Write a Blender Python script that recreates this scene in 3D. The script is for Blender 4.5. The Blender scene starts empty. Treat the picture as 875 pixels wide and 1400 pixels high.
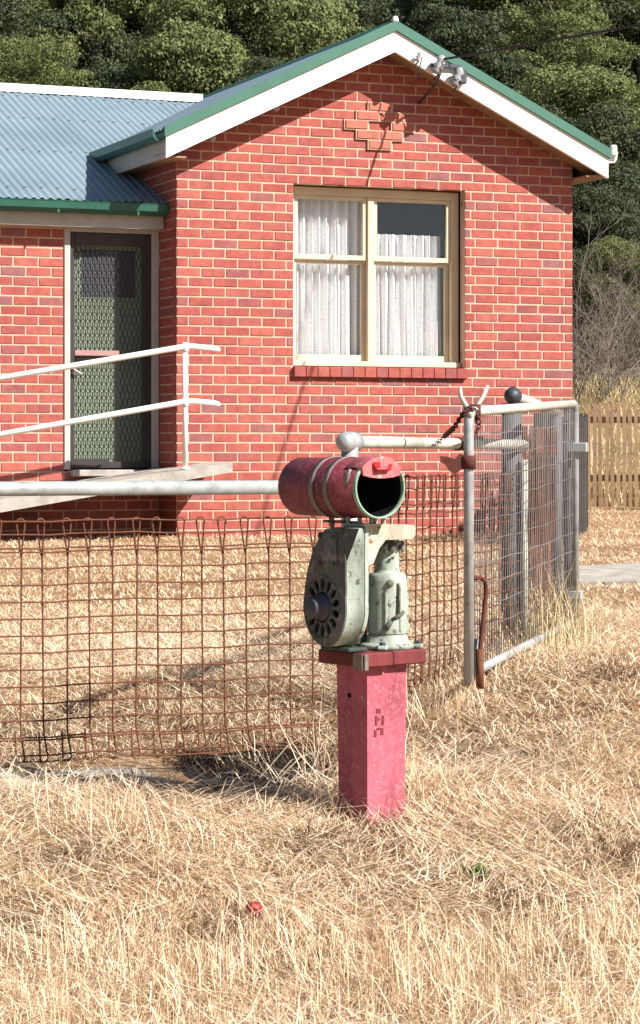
import bpy, bmesh, math, random
import numpy as np
from mathutils import Vector, Matrix, Quaternion, noise

R = math.radians
scene = bpy.context.scene
COL = scene.collection
rnd = random.Random(11)
E = 1.06                      # eye height above the ground at the fence
F, CX, HY = 3400.0, 437.5, 615.0

# ---------------------------------------------------------------- camera
cam_d = bpy.data.cameras.new("camera")
cam = bpy.data.objects.new("camera", cam_d); COL.objects.link(cam)
cam.location = (0, 0, E); cam.rotation_euler = (R(90), 0, 0)
cam_d.sensor_fit = 'VERTICAL'; cam_d.sensor_height = 36; cam_d.sensor_width = 36
cam_d.lens = 36 * F / 1400; cam_d.shift_y = -(700 - HY) / 1400
cam_d.clip_start = 0.1; cam_d.clip_end = 2000
scene.camera = cam

# ---------------------------------------------------------------- sky, sun, exposure
TOSUN = Vector((1.05, -.65, 1.0)).normalized()
world = bpy.data.worlds.new("World"); scene.world = world; world.use_nodes = True
wn = world.node_tree.nodes; wl = world.node_tree.links
sky = wn.new('ShaderNodeTexSky'); sky.sky_type = 'NISHITA'; sky.sun_disc = False
sky.sun_elevation = math.asin(TOSUN.z); sky.sun_rotation = math.atan2(TOSUN.x, TOSUN.y)
sky.altitude = 200; sky.air_density = 1.0; sky.dust_density = 0.8; sky.ozone_density = 1.0
bg = wn['Background']; bg.inputs[1].default_value = 0.05
wl.new(sky.outputs[0], bg.inputs[0])
sun_d = bpy.data.lights.new("sun", 'SUN'); sun_d.energy = 5.0; sun_d.angle = R(0.5); sun_d.color = (1.0, .95, .88)
sun = bpy.data.objects.new("sun", sun_d); COL.objects.link(sun)
sun.rotation_euler = TOSUN.to_track_quat('Z', 'Y').to_euler(); sun.location = (10, -5, 20)
scene.view_settings.view_transform = 'Standard'; scene.view_settings.look = 'None'
scene.view_settings.exposure = 1.1; scene.view_settings.gamma = 1.0

# ---------------------------------------------------------------- helpers
def px(x, y, Y):                                   # photo pixel at depth Y
    return Vector(((x - CX) / F * Y, Y, E - (y - HY) / F * Y))

class MB:
    def __init__(s): s.v = []; s.f = []; s.sm = []
    def add(s, verts, faces, smooth=False):
        b = len(s.v); s.v += [tuple(p) for p in verts]
        for f in faces: s.f.append(tuple(b + i for i in f)); s.sm.append(smooth)
        return s
    def box(s, a, b, ch=0.0, M=None):
        x0, y0, z0 = (min(a[i], b[i]) for i in range(3)); x1, y1, z1 = (max(a[i], b[i]) for i in range(3))
        if ch <= 0:
            v = [(x0,y0,z0),(x1,y0,z0),(x1,y1,z0),(x0,y1,z0),(x0,y0,z1),(x1,y0,z1),(x1,y1,z1),(x0,y1,z1)]
            f = [(0,3,2,1),(4,5,6,7),(0,1,5,4),(1,2,6,5),(2,3,7,6),(3,0,4,7)]
        else:
            c = min(ch, (x1-x0)*.45, (y1-y0)*.45, (z1-z0)*.45)
            pts = {}; v = []
            for i, X in enumerate((x0, x1)):
                for j, Y in enumerate((y0, y1)):
                    for k, Z in enumerate((z0, z1)):
                        dx = c if i == 0 else -c; dy = c if j == 0 else -c; dz = c if k == 0 else -c
                        for ax, p in enumerate(((X, Y+dy, Z+dz), (X+dx, Y, Z+dz), (X+dx, Y+dy, Z))):
                            pts[(i,j,k,ax)] = len(v); v.append(p)
            P = pts; f = []
            for i in (0,1):
                q = [P[(i,0,0,0)],P[(i,1,0,0)],P[(i,1,1,0)],P[(i,0,1,0)]]; f.append(q if i else q[::-1])
                q = [P[(0,i,0,1)],P[(1,i,0,1)],P[(1,i,1,1)],P[(0,i,1,1)]]; f.append(q[::-1] if i else q)
                q = [P[(0,0,i,2)],P[(1,0,i,2)],P[(1,1,i,2)],P[(0,1,i,2)]]; f.append(q if i else q[::-1])
            for i in (0,1):
                for j in (0,1):
                    f.append([P[(i,j,0,0)],P[(i,j,1,0)],P[(i,j,1,1)],P[(i,j,0,1)]])
                    f.append([P[(i,0,j,0)],P[(i,1,j,0)],P[(i,1,j,2)],P[(i,0,j,2)]])
                    f.append([P[(0,i,j,1)],P[(1,i,j,1)],P[(1,i,j,2)],P[(0,i,j,2)]])
                    for k in (0,1): f.append([P[(i,j,k,0)],P[(i,j,k,1)],P[(i,j,k,2)]])
        if M is not None: v = [M @ Vector(p) for p in v]
        return s.add(v, f)
    def tube(s, pts, r, n=8, smooth=True, cap=True, r2=None):
        pts = [Vector(p) for p in pts]; m = len(pts); rings = []
        up = None
        for i, p in enumerate(pts):
            t = (pts[min(i+1, m-1)] - pts[max(i-1, 0)])
            t = t.normalized() if t.length > 1e-9 else Vector((0,0,1))
            if up is None: up = Vector((0,0,1)) if abs(t.z) < .9 else Vector((1,0,0))
            a = t.cross(up); a = a.normalized() if a.length > 1e-6 else Vector((1,0,0)); b = a.cross(t); up = b
            rr = (r[i] if isinstance(r, (list, tuple)) else (r if r2 is None else r + (r2-r)*i/(m-1)))
            rings.append([p + (a*math.cos(2*math.pi*k/n) + b*math.sin(2*math.pi*k/n))*rr for k in range(n)])
        v = [q for g in rings for q in g]
        f = [(i*n+k, i*n+(k+1) % n, (i+1)*n+(k+1) % n, (i+1)*n+k) for i in range(m-1) for k in range(n)]
        b0 = len(s.v); s.add(v, f, smooth)
        if cap:
            s.f.append(tuple(b0+k for k in range(n))[::-1]); s.sm.append(False)
            s.f.append(tuple(b0+(m-1)*n+k for k in range(n))); s.sm.append(False)
        return s
    def lathe(s, prof, n=24, M=None, smooth=True, closed=False, a0=0, a1=2*math.pi):   # prof = (r, h) about local Z
        M = M or Matrix(); full = abs(a1-a0-2*math.pi) < 1e-6; cols = n if full else n+1
        v = []
        for r, h in prof:
            for k in range(cols):
                a = a0+(a1-a0)*k/n; v.append(M @ Vector((r*math.cos(a), r*math.sin(a), h)))
        f = []; m = len(prof)
        for i in range(m-1 if not closed else m):
            i2 = (i+1) % m
            for k in range(n):
                k2 = (k+1) % cols
                f.append((i*cols+k, i*cols+k2, i2*cols+k2, i2*cols+k))
        return s.add(v, f, smooth)
    def prism(s, poly, d0, d1, M=None, smooth=False):       # poly in XY, extruded along local Z
        M = M or Matrix(); n = len(poly)
        v = [M @ Vector((p[0], p[1], d0)) for p in poly] + [M @ Vector((p[0], p[1], d1)) for p in poly]
        f = [tuple(range(n))[::-1], tuple(range(n, 2*n))]
        s.add(v, f); b = len(s.v) - 2*n
        for i in range(n):
            s.f.append((b+i, b+(i+1) % n, b+n+(i+1) % n, b+n+i)); s.sm.append(smooth)
        return s
    def mesh(s, name, mat):
        me = bpy.data.meshes.new(name); me.from_pydata(s.v, [], s.f); me.update()
        me.polygons.foreach_set('use_smooth', s.sm)
        if mat: me.materials.append(mat)
        bm = bmesh.new(); bm.from_mesh(me); bmesh.ops.recalc_face_normals(bm, faces=bm.faces); bm.to_mesh(me); bm.free()
        return me
    def build(s, name, mat, parent=None, loc=None):
        return link(name, s.mesh(name, mat), parent, loc)

def link(name, me, parent=None, loc=None, rot=None):
    o = bpy.data.objects.new(name, me); COL.objects.link(o)
    if parent: o.parent = parent
    if loc is not None: o.location = loc
    if rot is not None: o.rotation_euler = rot
    return o
def tag(o, label=None, cat=None, group=None, kind=None):
    if label: o['label'] = label
    if cat: o['category'] = cat
    if group: o['group'] = group
    if kind: o['kind'] = kind
    return o
def thing(name, label, cat, loc=(0,0,0), rz=0, group=None):
    o = link(name, None, None, loc, (0,0,rz)); o.empty_display_size = .1
    return tag(o, label, cat, group)

# ---------------------------------------------------------------- materials
def ramp_set(rn, stops):
    cr = rn.color_ramp
    while len(cr.elements) > 1: cr.elements.remove(cr.elements[-1])
    cr.elements[0].position = stops[0][0]; cr.elements[0].color = (*stops[0][1], 1)
    for p, c in stops[1:]:
        e = cr.elements.new(p); e.color = (*c, 1)
class Mat:
    def __init__(s, name, rough=.8, metal=0.0, spec=.5):
        s.m = bpy.data.materials.new(name); s.m.use_nodes = True; s.n = s.m.node_tree.nodes; s.l = s.m.node_tree.links
        s.b = s.n['Principled BSDF']; s.b.inputs['Roughness'].default_value = rough; s.b.inputs['Metallic'].default_value = metal
        s.b.inputs['Specular IOR Level'].default_value = spec
        s.tc = s.n.new('ShaderNodeTexCoord'); s.space = s.tc.outputs['Object']
    def noise(s, scale, detail=4, rough=.6, stretch=None):
        t = s.n.new('ShaderNodeTexNoise'); t.inputs['Scale'].default_value = scale; t.inputs['Detail'].default_value = detail; t.inputs['Roughness'].default_value = rough
        if stretch:
            mp = s.n.new('ShaderNodeMapping'); mp.inputs['Scale'].default_value = stretch
            s.l.new(s.space, mp.inputs[0]); s.l.new(mp.outputs[0], t.inputs['Vector'])
        else: s.l.new(s.space, t.inputs['Vector'])
        return t.outputs['Fac']
    def ramp(s, fac, stops):
        r = s.n.new('ShaderNodeValToRGB'); ramp_set(r, stops); s.l.new(fac, r.inputs[0]); return r.outputs[0]
    def mix(s, fac, a, b, mode='MIX'):
        x = s.n.new('ShaderNodeMix'); x.data_type = 'RGBA'; x.blend_type = mode
        for sock, val in ((x.inputs[0], fac), (x.inputs[6], a), (x.inputs[7], b)):
            if isinstance(val, (int, float)): sock.default_value = val
            elif isinstance(val, tuple): sock.default_value = (*val, 1)
            else: s.l.new(val, sock)
        return x.outputs[2]
    def color(s, c):
        if isinstance(c, tuple): s.b.inputs['Base Color'].default_value = (*c, 1)
        else: s.l.new(c, s.b.inputs['Base Color'])
        return s
    def bump(s, h, strength=.3, dist=.01):
        b = s.n.new('ShaderNodeBump'); b.inputs['Strength'].default_value = strength; b.inputs['Distance'].default_value = dist
        s.l.new(h, b.inputs['Height']); s.l.new(b.outputs[0], s.b.inputs['Normal']); return s
    def island(s):
        g = s.n.new('ShaderNodeNewGeometry'); return g.outputs['Random Per Island']
    def objrand(s):
        g = s.n.new('ShaderNodeObjectInfo'); return g.outputs['Random']

def simple(name, c, rough=.7, metal=0, var=.25, scale=6, bump=.0, bscale=60, spec=.4):
    m = Mat(name, rough, metal, spec)
    d = tuple(x*(1-var) for x in c); l = tuple(min(1, x*(1+var*.6)) for x in c)
    m.color(m.ramp(m.noise(scale, 6, .65), [(.3, d), (.5, c), (.72, l)]))
    if bump: m.bump(m.noise(bscale, 4), bump, .004)
    return m.m
def chipped(name, c, under, amount=.36, scale=30, rough=.55, var=.2, dust=None):
    m = Mat(name, rough, 0, .4)
    base = m.ramp(m.noise(5, 5), [(.3, tuple(x*(1-var) for x in c)), (.7, tuple(min(1, x*(1+var)) for x in c))])
    big = m.noise(scale, 8, .75)
    k = m.ramp(big, [(amount, (1,1,1)), (amount+.03, (0,0,0))])
    st = m.ramp(m.noise(16, 5, .7, (1, 1, .16)), [(.38, (.68,.64,.62)), (.58, (1,1,1))])
    fine = m.noise(150, 4, .7)
    c = m.mix(1.0, m.mix(k, base, under), st, 'MULTIPLY')
    if dust: c = m.mix(m.ramp(m.noise(70, 5, .8), [(.47, (0,0,0)), (.62, (.6,.6,.6))]), c, dust)
    m.color(m.mix(m.ramp(fine, [(.30, (.45,.45,.45)), (.42, (0,0,0))]), c, tuple(x*.45 for x in under)))
    ad = m.n.new('ShaderNodeMath'); ad.operation = 'MULTIPLY_ADD'; ad.inputs[1].default_value = .35
    m.l.new(fine, ad.inputs[0]); m.l.new(big, ad.inputs[2]); m.bump(ad.outputs[0], .35, .004); return m.m

BRICK_STOPS = [(0, (.345,.090,.070)), (.25, (.415,.118,.088)), (.5, (.375,.104,.084)), (.75, (.425,.135,.100)), (.9, (.345,.098,.085)), (.97, (.31,.115,.105)), (1, (.29,.13,.125))]
def brick_mat(name, src):
    m = Mat(name, .92, 0, .2)
    gp_ = m.n.new('ShaderNodeNewGeometry'); m.space = gp_.outputs['Position']
    f = m.island() if src == 'island' else m.objrand()
    c = m.ramp(f, BRICK_STOPS)
    n = m.noise(14, 6, .7); c2 = m.mix(m.ramp(n, [(.35, (0,0,0)), (.7, (1,1,1))]), m.mix(1.0, c, (.70,.66,.70), 'MULTIPLY'), c)
    c2 = m.mix(m.ramp(m.noise(1.6, 6, .7), [(.40, (.55,.55,.55)), (.56, (0,0,0))]), c2, m.mix(1.0, c2, (.80,.70,.78), 'MULTIPLY'))
    fine = m.noise(140, 3, .7)
    m.color(m.mix(m.ramp(fine, [(.62, (0,0,0)), (.75, (.5,.5,.5))]), c2, (.60,.33,.25))); m.bump(fine, .35, .004)
    return m.m
M = {}
M['brick_obj'] = brick_mat('brick_single', 'obj'); M['brick_isl'] = brick_mat('brick_courses', 'island')
M['tan_brick'] = simple('tan_brick', (.40,.128,.09), .9, var=.25, scale=12, bump=.2) #(.446,.173,.094), .9, var=.25, scale=12, bump=.2)
M['mortar'] = simple('mortar', (.50,.335,.25), .95, var=.2, scale=9, bump=.3, bscale=150)
M['white'] = simple('white_paint', (.80,.78,.74), .5, var=.05, scale=3)
M['offwhite'] = simple('weathered_white_paint', (.403,.382,.353), .7, var=.15, scale=9)
M['cream'] = simple('cream_paint', (.60,.50,.35), .55, var=.12, scale=6)
M['green'] = simple('green_trim', (.020,.090,.065), .4, var=.15, scale=4)
M['barge_green'] = simple('green_flashing', (.046,.135,.098), .4, var=.12, scale=4)
M['concrete'] = simple('concrete', (.338,.310,.274), .95, var=.35, scale=7, bump=.4, bscale=70)
M['galv'] = simple('galvanised_pipe', (.317,.331,.331), .5, .25, var=.35, scale=18, bump=.1)
M['old_rail'] = simple('aged_cream_pipe', (.432,.418,.360), .6, .0, var=.25, scale=25, bump=.1)
M['darkpost'] = simple('shaded_post_steel', (.10,.10,.10), .7, .2, var=.4, scale=12)  # shade on the posts put into a dark base colour
M['rust'] = simple('rusty_wire', (.125,.042,.019), .85, .0, var=.45, scale=20)
M['darkrust'] = simple('dark_rust', (.086,.022,.014), .85, .0, var=.5, scale=30, bump=.2)
M['gatewire'] = simple('gate_wire', (.17,.155,.15), .65, .2, var=.5, scale=8)
M['pink'] = chipped('pink_post_paint', (.375,.080,.112), (.50,.20,.22), .385, 30, .8, .28, (.46,.14,.18))
M['plate'] = chipped('dark_red_board', (.144,.022,.025), (.094,.036,.036), .36, 20, .8)
M['redpipe'] = chipped('dark_red_pipe_paint', (.165,.017,.028), (.30,.14,.14), .385, 55, .55, .35, (.24,.10,.12))
M['pinkcap'] = chipped('sunlit_red_cap', (.446,.108,.115), (.504,.324,.302), .40, 60, .7)  # sun on the cap put into a lighter, pinker base colour
M['brightred'] = simple('bright_red_paint', (.360,.011,.014), .4, var=.15)
M['rim'] = chipped('green_rim_paint', (.216,.331,.238), (.396,.432,.374), .40, 40, .6)
M['pump'] = chipped('pale_green_pump_paint', (.32,.375,.325), (.09,.08,.055), .395, 34, .65, .16)
M['pumpcream'] = chipped('cream_pump_paint', (.46,.45,.35), (.24,.12,.06), .38, 44, .7, .12)
M['grime'] = chipped('grimy_cast_iron', (.10,.102,.092), (.18,.175,.145), .42, 26, .75, .3)
M['pumpdark'] = simple('shaded_green_iron', (.03,.042,.034), .7, var=.4, scale=20)  # shade in the gap behind the gearbox put into the colour; foot shares it
M['iron'] = simple('dark_iron', (.055,.058,.072), .5, .3, var=.3, scale=20)
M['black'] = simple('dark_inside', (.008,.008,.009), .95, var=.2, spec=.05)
M['strap'] = simple('steel_strap', (.194,.158,.144), .55, .4, var=.35, scale=25)
M['timber'] = simple('weathered_timber', (.36,.245,.15), .9, var=.4, scale=10, bump=.3, bscale=40)
M['timber_dark'] = simple('shaded_timber', (.045,.038,.034), .95, var=.4, scale=10, bump=.3, bscale=40)  # side fence's shade put into a near-black copy of the timber colour
M['soffit'] = simple('timber_soffit', (.288,.194,.115), .9, var=.3, scale=7)
M['apple'] = simple('apple_skin', (.27,.018,.022), .55, var=.5, scale=60)
M['cable'] = simple('black_cable', (.02,.02,.022), .6)
M['porcelain'] = simple('grey_porcelain', (.30,.31,.33), .3, var=.3, scale=30)
M['doorleaf'] = simple('pale_green_door', (.16,.20,.145), .6, var=.2, scale=3)
M['doorframe'] = simple('dark_brown_paint', (.030,.022,.024), .5, var=.2)
M['mauve'] = simple('dusty_pink_paint', (.317,.180,.173), .6, var=.15)
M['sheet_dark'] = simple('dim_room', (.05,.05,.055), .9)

m = Mat('corrugated_roof', .42, .15, .5)
m.color(m.mix(m.ramp(m.noise(1.2, 5, .6), [(.35,(0,0,0)),(.7,(1,1,1))]), (.180,.251,.295), (.234,.308,.353)))
M['roof'] = m.m
m = Mat('curtain', .9, 0, .1)
lace = m.noise(55, 3, .8)
m.color(m.ramp(lace, [(.36, (.55,.55,.60)), (.46, (.94,.94,.94))]))
tr = m.n.new('ShaderNodeBsdfTranslucent'); tr.inputs[0].default_value = (.8,.8,.82,1)
mx = m.n.new('ShaderNodeMixShader'); mx.inputs[0].default_value = .2
out = m.n['Material Output']; m.l.new(m.b.outputs[0], mx.inputs[1]); m.l.new(tr.outputs[0], mx.inputs[2]); m.l.new(mx.outputs[0], out.inputs[0])
M['curtain'] = m.m
m = Mat('window_glass')
tp = m.n.new('ShaderNodeBsdfTransparent'); tp.inputs[0].default_value = (.97,.98,.99,1)
gl = m.n.new('ShaderNodeBsdfGlossy'); gl.inputs['Roughness'].default_value = .03
lw = m.n.new('ShaderNodeLayerWeight'); lw.inputs[0].default_value = .5
fr = m.n.new('ShaderNodeMath'); fr.operation = 'MULTIPLY_ADD'; fr.inputs[1].default_value = .22; fr.inputs[2].default_value = .06; m.l.new(lw.outputs['Facing'], fr.inputs[0])
mx = m.n.new('ShaderNodeMixShader'); m.l.new(fr.outputs[0], mx.inputs[0]); m.l.new(tp.outputs[0], mx.inputs[1]); m.l.new(gl.outputs[0], mx.inputs[2])
m.l.new(mx.outputs[0], m.n['Material Output'].inputs[0]); M['glass'] = m.m

def leafy(name, stops, transl=.25, rough=.7):
    m = Mat(name, rough, 0, .25)
    c = m.ramp(m.island(), stops); m.color(c)
    tr = m.n.new('ShaderNodeBsdfTranslucent'); m.l.new(c, tr.inputs[0])
    mx = m.n.new('ShaderNodeMixShader'); mx.inputs[0].default_value = transl
    m.l.new(m.b.outputs[0], mx.inputs[1]); m.l.new(tr.outputs[0], mx.inputs[2]); m.l.new(mx.outputs[0], m.n['Material Output'].inputs[0])
    return m.m
M['straw'] = leafy('dry_straw', [(0,(.174,.084,.047)), (.12,(.408,.246,.133)), (.28,(.673,.485,.313)), (.65,(.836,.652,.447)), (.95,(.917,.781,.581)), (1,(.367,.307,.133))], .15, .6)
M['straw_yellow'] = leafy('dry_yellow_grass', [(0,(.40,.28,.13)), (.4,(.64,.51,.29)), (1,(.78,.68,.45))], .2, .6)
M['straw_pale'] = leafy('pale_straw', [(0,(.734,.593,.428)), (1,(.877,.761,.590))], .12, .55)
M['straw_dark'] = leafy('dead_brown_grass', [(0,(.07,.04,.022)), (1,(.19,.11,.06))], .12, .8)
M['dark_patch'] = simple('near_black_patch', (.016,.0125,.012), 1.0, spec=0, var=.5, scale=25, bump=.6, bscale=60)  # flat near-black sheet standing for a dark hollow left of the post
M['tangle'] = leafy('near_black_blades', [(0,(.012,.009,.008)), (.75,(.045,.03,.02)), (1,(.16,.11,.07))], .05, 1.0)  # near-black blades strewn over the same dark hollow
M['weed'] = leafy('green_weed', [(0,(.06,.13,.03)), (1,(.14,.22,.05))], .2)
M['olive'] = leafy('olive_leaves', [(0,(.062,.084,.028)), (.5,(.134,.157,.053)), (1,(.213,.224,.083))])
M['olive2'] = leafy('bright_olive_leaves', [(0,(.076,.092,.035)), (.5,(.142,.167,.057)), (1,(.209,.232,.090))]) # [(0,(.076,.109,.029)), (.5,(.162,.199,.053)), (1,(.237,.268,.095))])
M['darkleaf'] = leafy('dark_leaves', [(0,(.027,.041,.021)), (.5,(.055,.071,.033)), (1,(.092,.101,.046))])
M['bark'] = simple('grey_bark', (.114,.096,.081), .95, var=.4, scale=8, bump=.4, bscale=30)
M['twig'] = simple('grey_dead_twigs', (.173,.144,.122), .95, var=.3, scale=5)

m = Mat('dry_ground', .98, 0, .1)
g1 = m.noise(1.1, 6, .7); g2 = m.noise(26, 5, .75); g3 = m.noise(160, 3, .8)
c = m.ramp(g2, [(.28, (.124,.068,.037)), (.45, (.294,.178,.099)), (.62, (.463,.321,.190)), (.8, (.589,.439,.280))])
c = m.mix(m.ramp(g1, [(.36,(.7,.7,.7)),(.62,(0,0,0))]), c, m.mix(1.0, c, (.66,.55,.46), 'MULTIPLY'))
m.color(m.mix(m.ramp(g3, [(.35,(.6,.6,.6)),(.6,(0,0,0))]), c, (.17,.10,.05))); m.bump(g2, .6, .03)
M['ground'] = m.m
m = Mat('forest_floor', 1, 0, .05)
m.color(m.ramp(m.noise(.7, 8, .8), [(.35,(.026,.032,.016)), (.55,(.06,.066,.03)), (.75,(.11,.105,.055))])); M['forest'] = m.m

# ---------------------------------------------------------------- ground
def smooth(a, b, x):
    t = np.clip((x-a)/(b-a), 0, 1); return t*t*(3-2*t)
def gz(X, Y):
    X = np.asarray(X, float); Y = np.asarray(Y, float)
    z = -.27 + .27*smooth(4.9, 8.0, Y) + .17*smooth(8.15, 9.6, Y) + .11*smooth(10, 21, Y) + .07*smooth(22, 30, Y)
    z = z + .14*smooth(.0, 1.1, X)*smooth(7.4, 8.6, Y)*(1-smooth(8.9, 10.5, Y))
    z = z + .02*np.sin(X*1.7+Y*.9)*np.sin(Y*1.3-X*.6) + .008*np.sin(X*7.1+1.3)*np.sin(Y*6.3+X*2.)
    z = z - .032*np.exp(-((X-.15)**2+(Y-7.35)**2)/.09)
    z = z + 1.1*smooth(30.5, 35, Y)*smooth(-3, 2.5, X) + 26*smooth(38, 125, Y) + .11*np.clip(Y-60, 0, None)*smooth(60, 90, Y)
    return z
def grid_mesh(name, xs, ys, off=0.0, mat=None):
    XX, YY = np.meshgrid(xs, ys); ZZ = gz(XX, YY) + off
    nx, ny = len(xs), len(ys)
    v = np.stack([XX.ravel(), YY.ravel(), ZZ.ravel()], 1)
    idx = np.arange(nx*ny).reshape(ny, nx)
    f = np.stack([idx[:-1,:-1].ravel(), idx[:-1,1:].ravel(), idx[1:,1:].ravel(), idx[1:,:-1].ravel()], 1)
    me = bpy.data.meshes.new(name); me.from_pydata(v.tolist(), [], f.tolist()); me.polygons.foreach_set('use_smooth', [True]*len(f))
    if mat: me.materials.append(mat)
    me.update(); return me
xs = np.unique(np.concatenate([np.linspace(-300,-12,24), np.linspace(-12,-2.2,30), np.linspace(-2.2,3.2,70), np.linspace(3.2,14,36), np.linspace(14,300,24)]))
ys = np.unique(np.concatenate([np.linspace(-60,4,20), np.linspace(4,11,90), np.linspace(11,40,80)]))
ground = tag(link('ground', grid_mesh('ground', xs, ys, 0, M['ground'])), kind='structure')
ys2 = np.unique(np.concatenate([np.linspace(40,130,50), np.linspace(130,900,20)]))
hill = tag(link('hill', grid_mesh('hill', xs, ys2, 0, M['forest'])), kind='structure')
xs3 = np.linspace(1.7, 12, 50)
def strip(name, f0, f1, x0, x1, n, off, mat):
    v = []; f = []
    for i in range(n+1):
        x = x0+(x1-x0)*i/n; a, b = f0(x), f1(x)
        for j in range(5):
            y = a+(b-a)*j/4; v.append((x, y, float(gz(x, y))+off))
        v.append((x, a, float(gz(x, a))-.12)); v.append((x, b, float(gz(x, b))-.12))
    for i in range(n):
        o, p = i*7, (i+1)*7
        for j in range(4): f.append((o+j, p+j, p+j+1, o+j+1))
        f.append((o, o+5, p+5, p)); f.append((o+4, p+4, p+6, o+6))
    me = bpy.data.meshes.new(name); me.from_pydata(v, [], f); me.materials.append(mat); me.update()
    return tag(link(name, me), kind='structure')
def onground(x, y):
    a, b = 3.0, 60.0
    for _ in range(50):
        m_ = (a+b)/2; p = px(x, y, m_)
        if p.z > float(gz(p.x, m_)): a = m_
        else: b = m_
    return px(x, y, (a+b)/2)
strip('path', lambda x: 15.3-.10*(x-1.8), lambda x: 17.1-.10*(x-1.8), 1.25, 9, 40, .03, M['concrete'])

# ---------------------------------------------------------------- brick house
TH = R(22); cT, sT = math.cos(TH), math.sin(TH)
HO = Vector((-1.266, 21.9))
def onwall(x, y, n=0.0):                           # photo pixel -> (l, z) on the plane at offset n from the gable wall
    ox, oy = HO.x + n*sT, HO.y - n*cT; k = (x - CX)/F
    l = (k*oy - ox)/(cT - k*sT); Y = oy + sT*l
    return l, E - (y - HY)/F*Y
house = thing('brick_house', 'red brick house with white gable and pale corrugated iron roof behind the wire fence', 'house', (HO.x, HO.y, 0), TH)
def P(l, n, z): return (l, -n, z)
W = 3.93; PB = W/17; CH = .086; JT = .0128
ZT = lambda i: E + 2.472 - CH*i                    # top of course i
WL0, WL1, WZ0, WZ1 = 1.114, 2.806, ZT(20), ZT(1)
RID = 1.965; EAVE = -.2; ZE = E + 2.79; SL = .484; BD = .31   # gable roof: eave line, height, slope, verge overhang
zr = lambda l: ZE + SL*min(l - EAVE, 2*RID - EAVE - l)
brick_cache = {}
def brick_mesh(L, axis):
    key = (round(L, 3), axis)
    if key not in brick_cache:
        b = MB(); h = (CH-JT)/2; w = .1
        if axis == 0: b.box((-L/2, 0, -h), (L/2, w, h), .004)
        else: b.box((0, -L/2, -h), (w, L/2, h), .004)
        brick_cache[key] = b.mesh('brick', M['brick_obj'])
    return brick_cache[key]
bricks = []                                        # (cx_l, n_face, cz, length, axis, prio, tan)
def course(l0, l1, i, start, skip=None, face=0.0):
    # running bond between l0 and l1; start = length of the first piece
    edges = [l0]; x = l0 + start
    while x < l1 - .05: edges.append(x); x += PB
    edges.append(l1)
    if len(edges) > 2 and edges[-1]-edges[-2] < .07: edges.pop(-2)
    for a, b in zip(edges[:-1], edges[1:]):
        bricks.append([(a+b)/2, face, ZT(i)-CH/2, b-a-JT, 0])
for i in range(-13, 38):
    st = PB if i % 2 == 0 else PB/2
    lim = ZT(i) - CH
    # extents under the rake
    l0 = 0.0; l1 = W
    if lim > zr(0) - .2:
        d = (lim - (ZE - .2))/SL
        k = math.floor((EAVE + d)/PB*2 - 1)*PB/2; l0 = max(0, k); l1 = W - l0
        if l1 - l0 < .15: continue
        st = PB if (round(l0/(PB/2)) + i) % 2 == 0 else PB/2
    if 1 <= i <= 19:
        course(l0, WL0, i, st); course(WL1, l1, i, (.065 if i % 2 else .11))
    elif i == 20:
        course(l0, WL0 - .02, i, st); course(WL1 + .02, l1, i, .11)
    else: course(l0, l1, i, st)
nwall = len(bricks)
DN = -.48; DL0 = -.885
for i in range(5, 38):                              # wall beside and under the door
    st = PB if i % 2 else PB/2
    if i >= 31: course(DL0 - 13*PB, -.0, i, st, face=DN)
    elif i >= 6: course(DL0 - 13*PB, DL0, i, st, face=DN)
for k in range(nwall): pass
side = []
for i in range(-2, 38):                             # left return of the wing
    a = [-.002, -.118, -.35, -.48] if i % 2 else [-.002, -.235, -.48]
    if i < 4: a = a[:-1] + [-.58, -.81, -1.05, -1.28, -1.5]
    for p, q in zip(a[:-1], a[1:]): side.append(((p+q)/2, ZT(i)-CH/2, abs(p-q)-JT))
# nearest (largest in the picture) bricks of the gable wall are single objects, the others are joined
cand = sorted([b for b in bricks[:nwall] if b[3] > .08 and b[2] < E + 2.5 and b[2] > E - .10], key=lambda b: (b[0] > WL1, b[0]))
ind = set(id(b) for b in cand[:300])
rest = MB()
feat = []
for i, n_ in ((-8, 1), (-7, 2), (-6, 3), (-5, 2), (-4, 1)):
    for k in range(n_): feat.append((RID - .02 + (k-(n_-1)/2)*PB, i, k, n_))
for b in bricks:
    l, face, z, L, _ = b
    jit = rnd.uniform(-.0025, .0025)
    if id(b) in ind:
        o = link('brick', brick_mesh(L, 0), house, P(l, face + jit, z + rnd.uniform(-.001,.001)), (0, rnd.uniform(-.006,.006), rnd.uniform(-.006,.006)))
    else: rest.box(P(l-L/2, face+jit, z-(CH-JT)/2), P(l+L/2, face-.1, z+(CH-JT)/2), .004)
tag(rest.build('brick_courses', M['brick_isl'], house), kind='stuff')
sm = MB()
for n_, z, L in side: sm.box(P(rnd.uniform(-.001,.001), n_-L/2, z-(CH-JT)/2), P(.095, n_+L/2, z+(CH-JT)/2), .004)
tag(sm.build('return_brick_courses', M['brick_isl'], house), kind='stuff')
fm = MB()
for l, i, k, n_ in feat:
    if i == -6 and k == 1: continue
    b = MB(); b.box(P(l-PB/2+JT/2, .028, ZT(i)-CH+JT/2), P(l+PB/2-JT/2, .0005, ZT(i)-JT/2), .005); b.build('raised_brick', M['tan_brick'], house)
    fm.box(P(l-PB/2-.004+.003*(k%2), .017+.0013*((i+k)%3), ZT(i)-CH-.003), P(l+PB/2+.004, -.02, ZT(i)+.003))
fm.build('ornament_mortar', M['mortar'], house)
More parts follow.
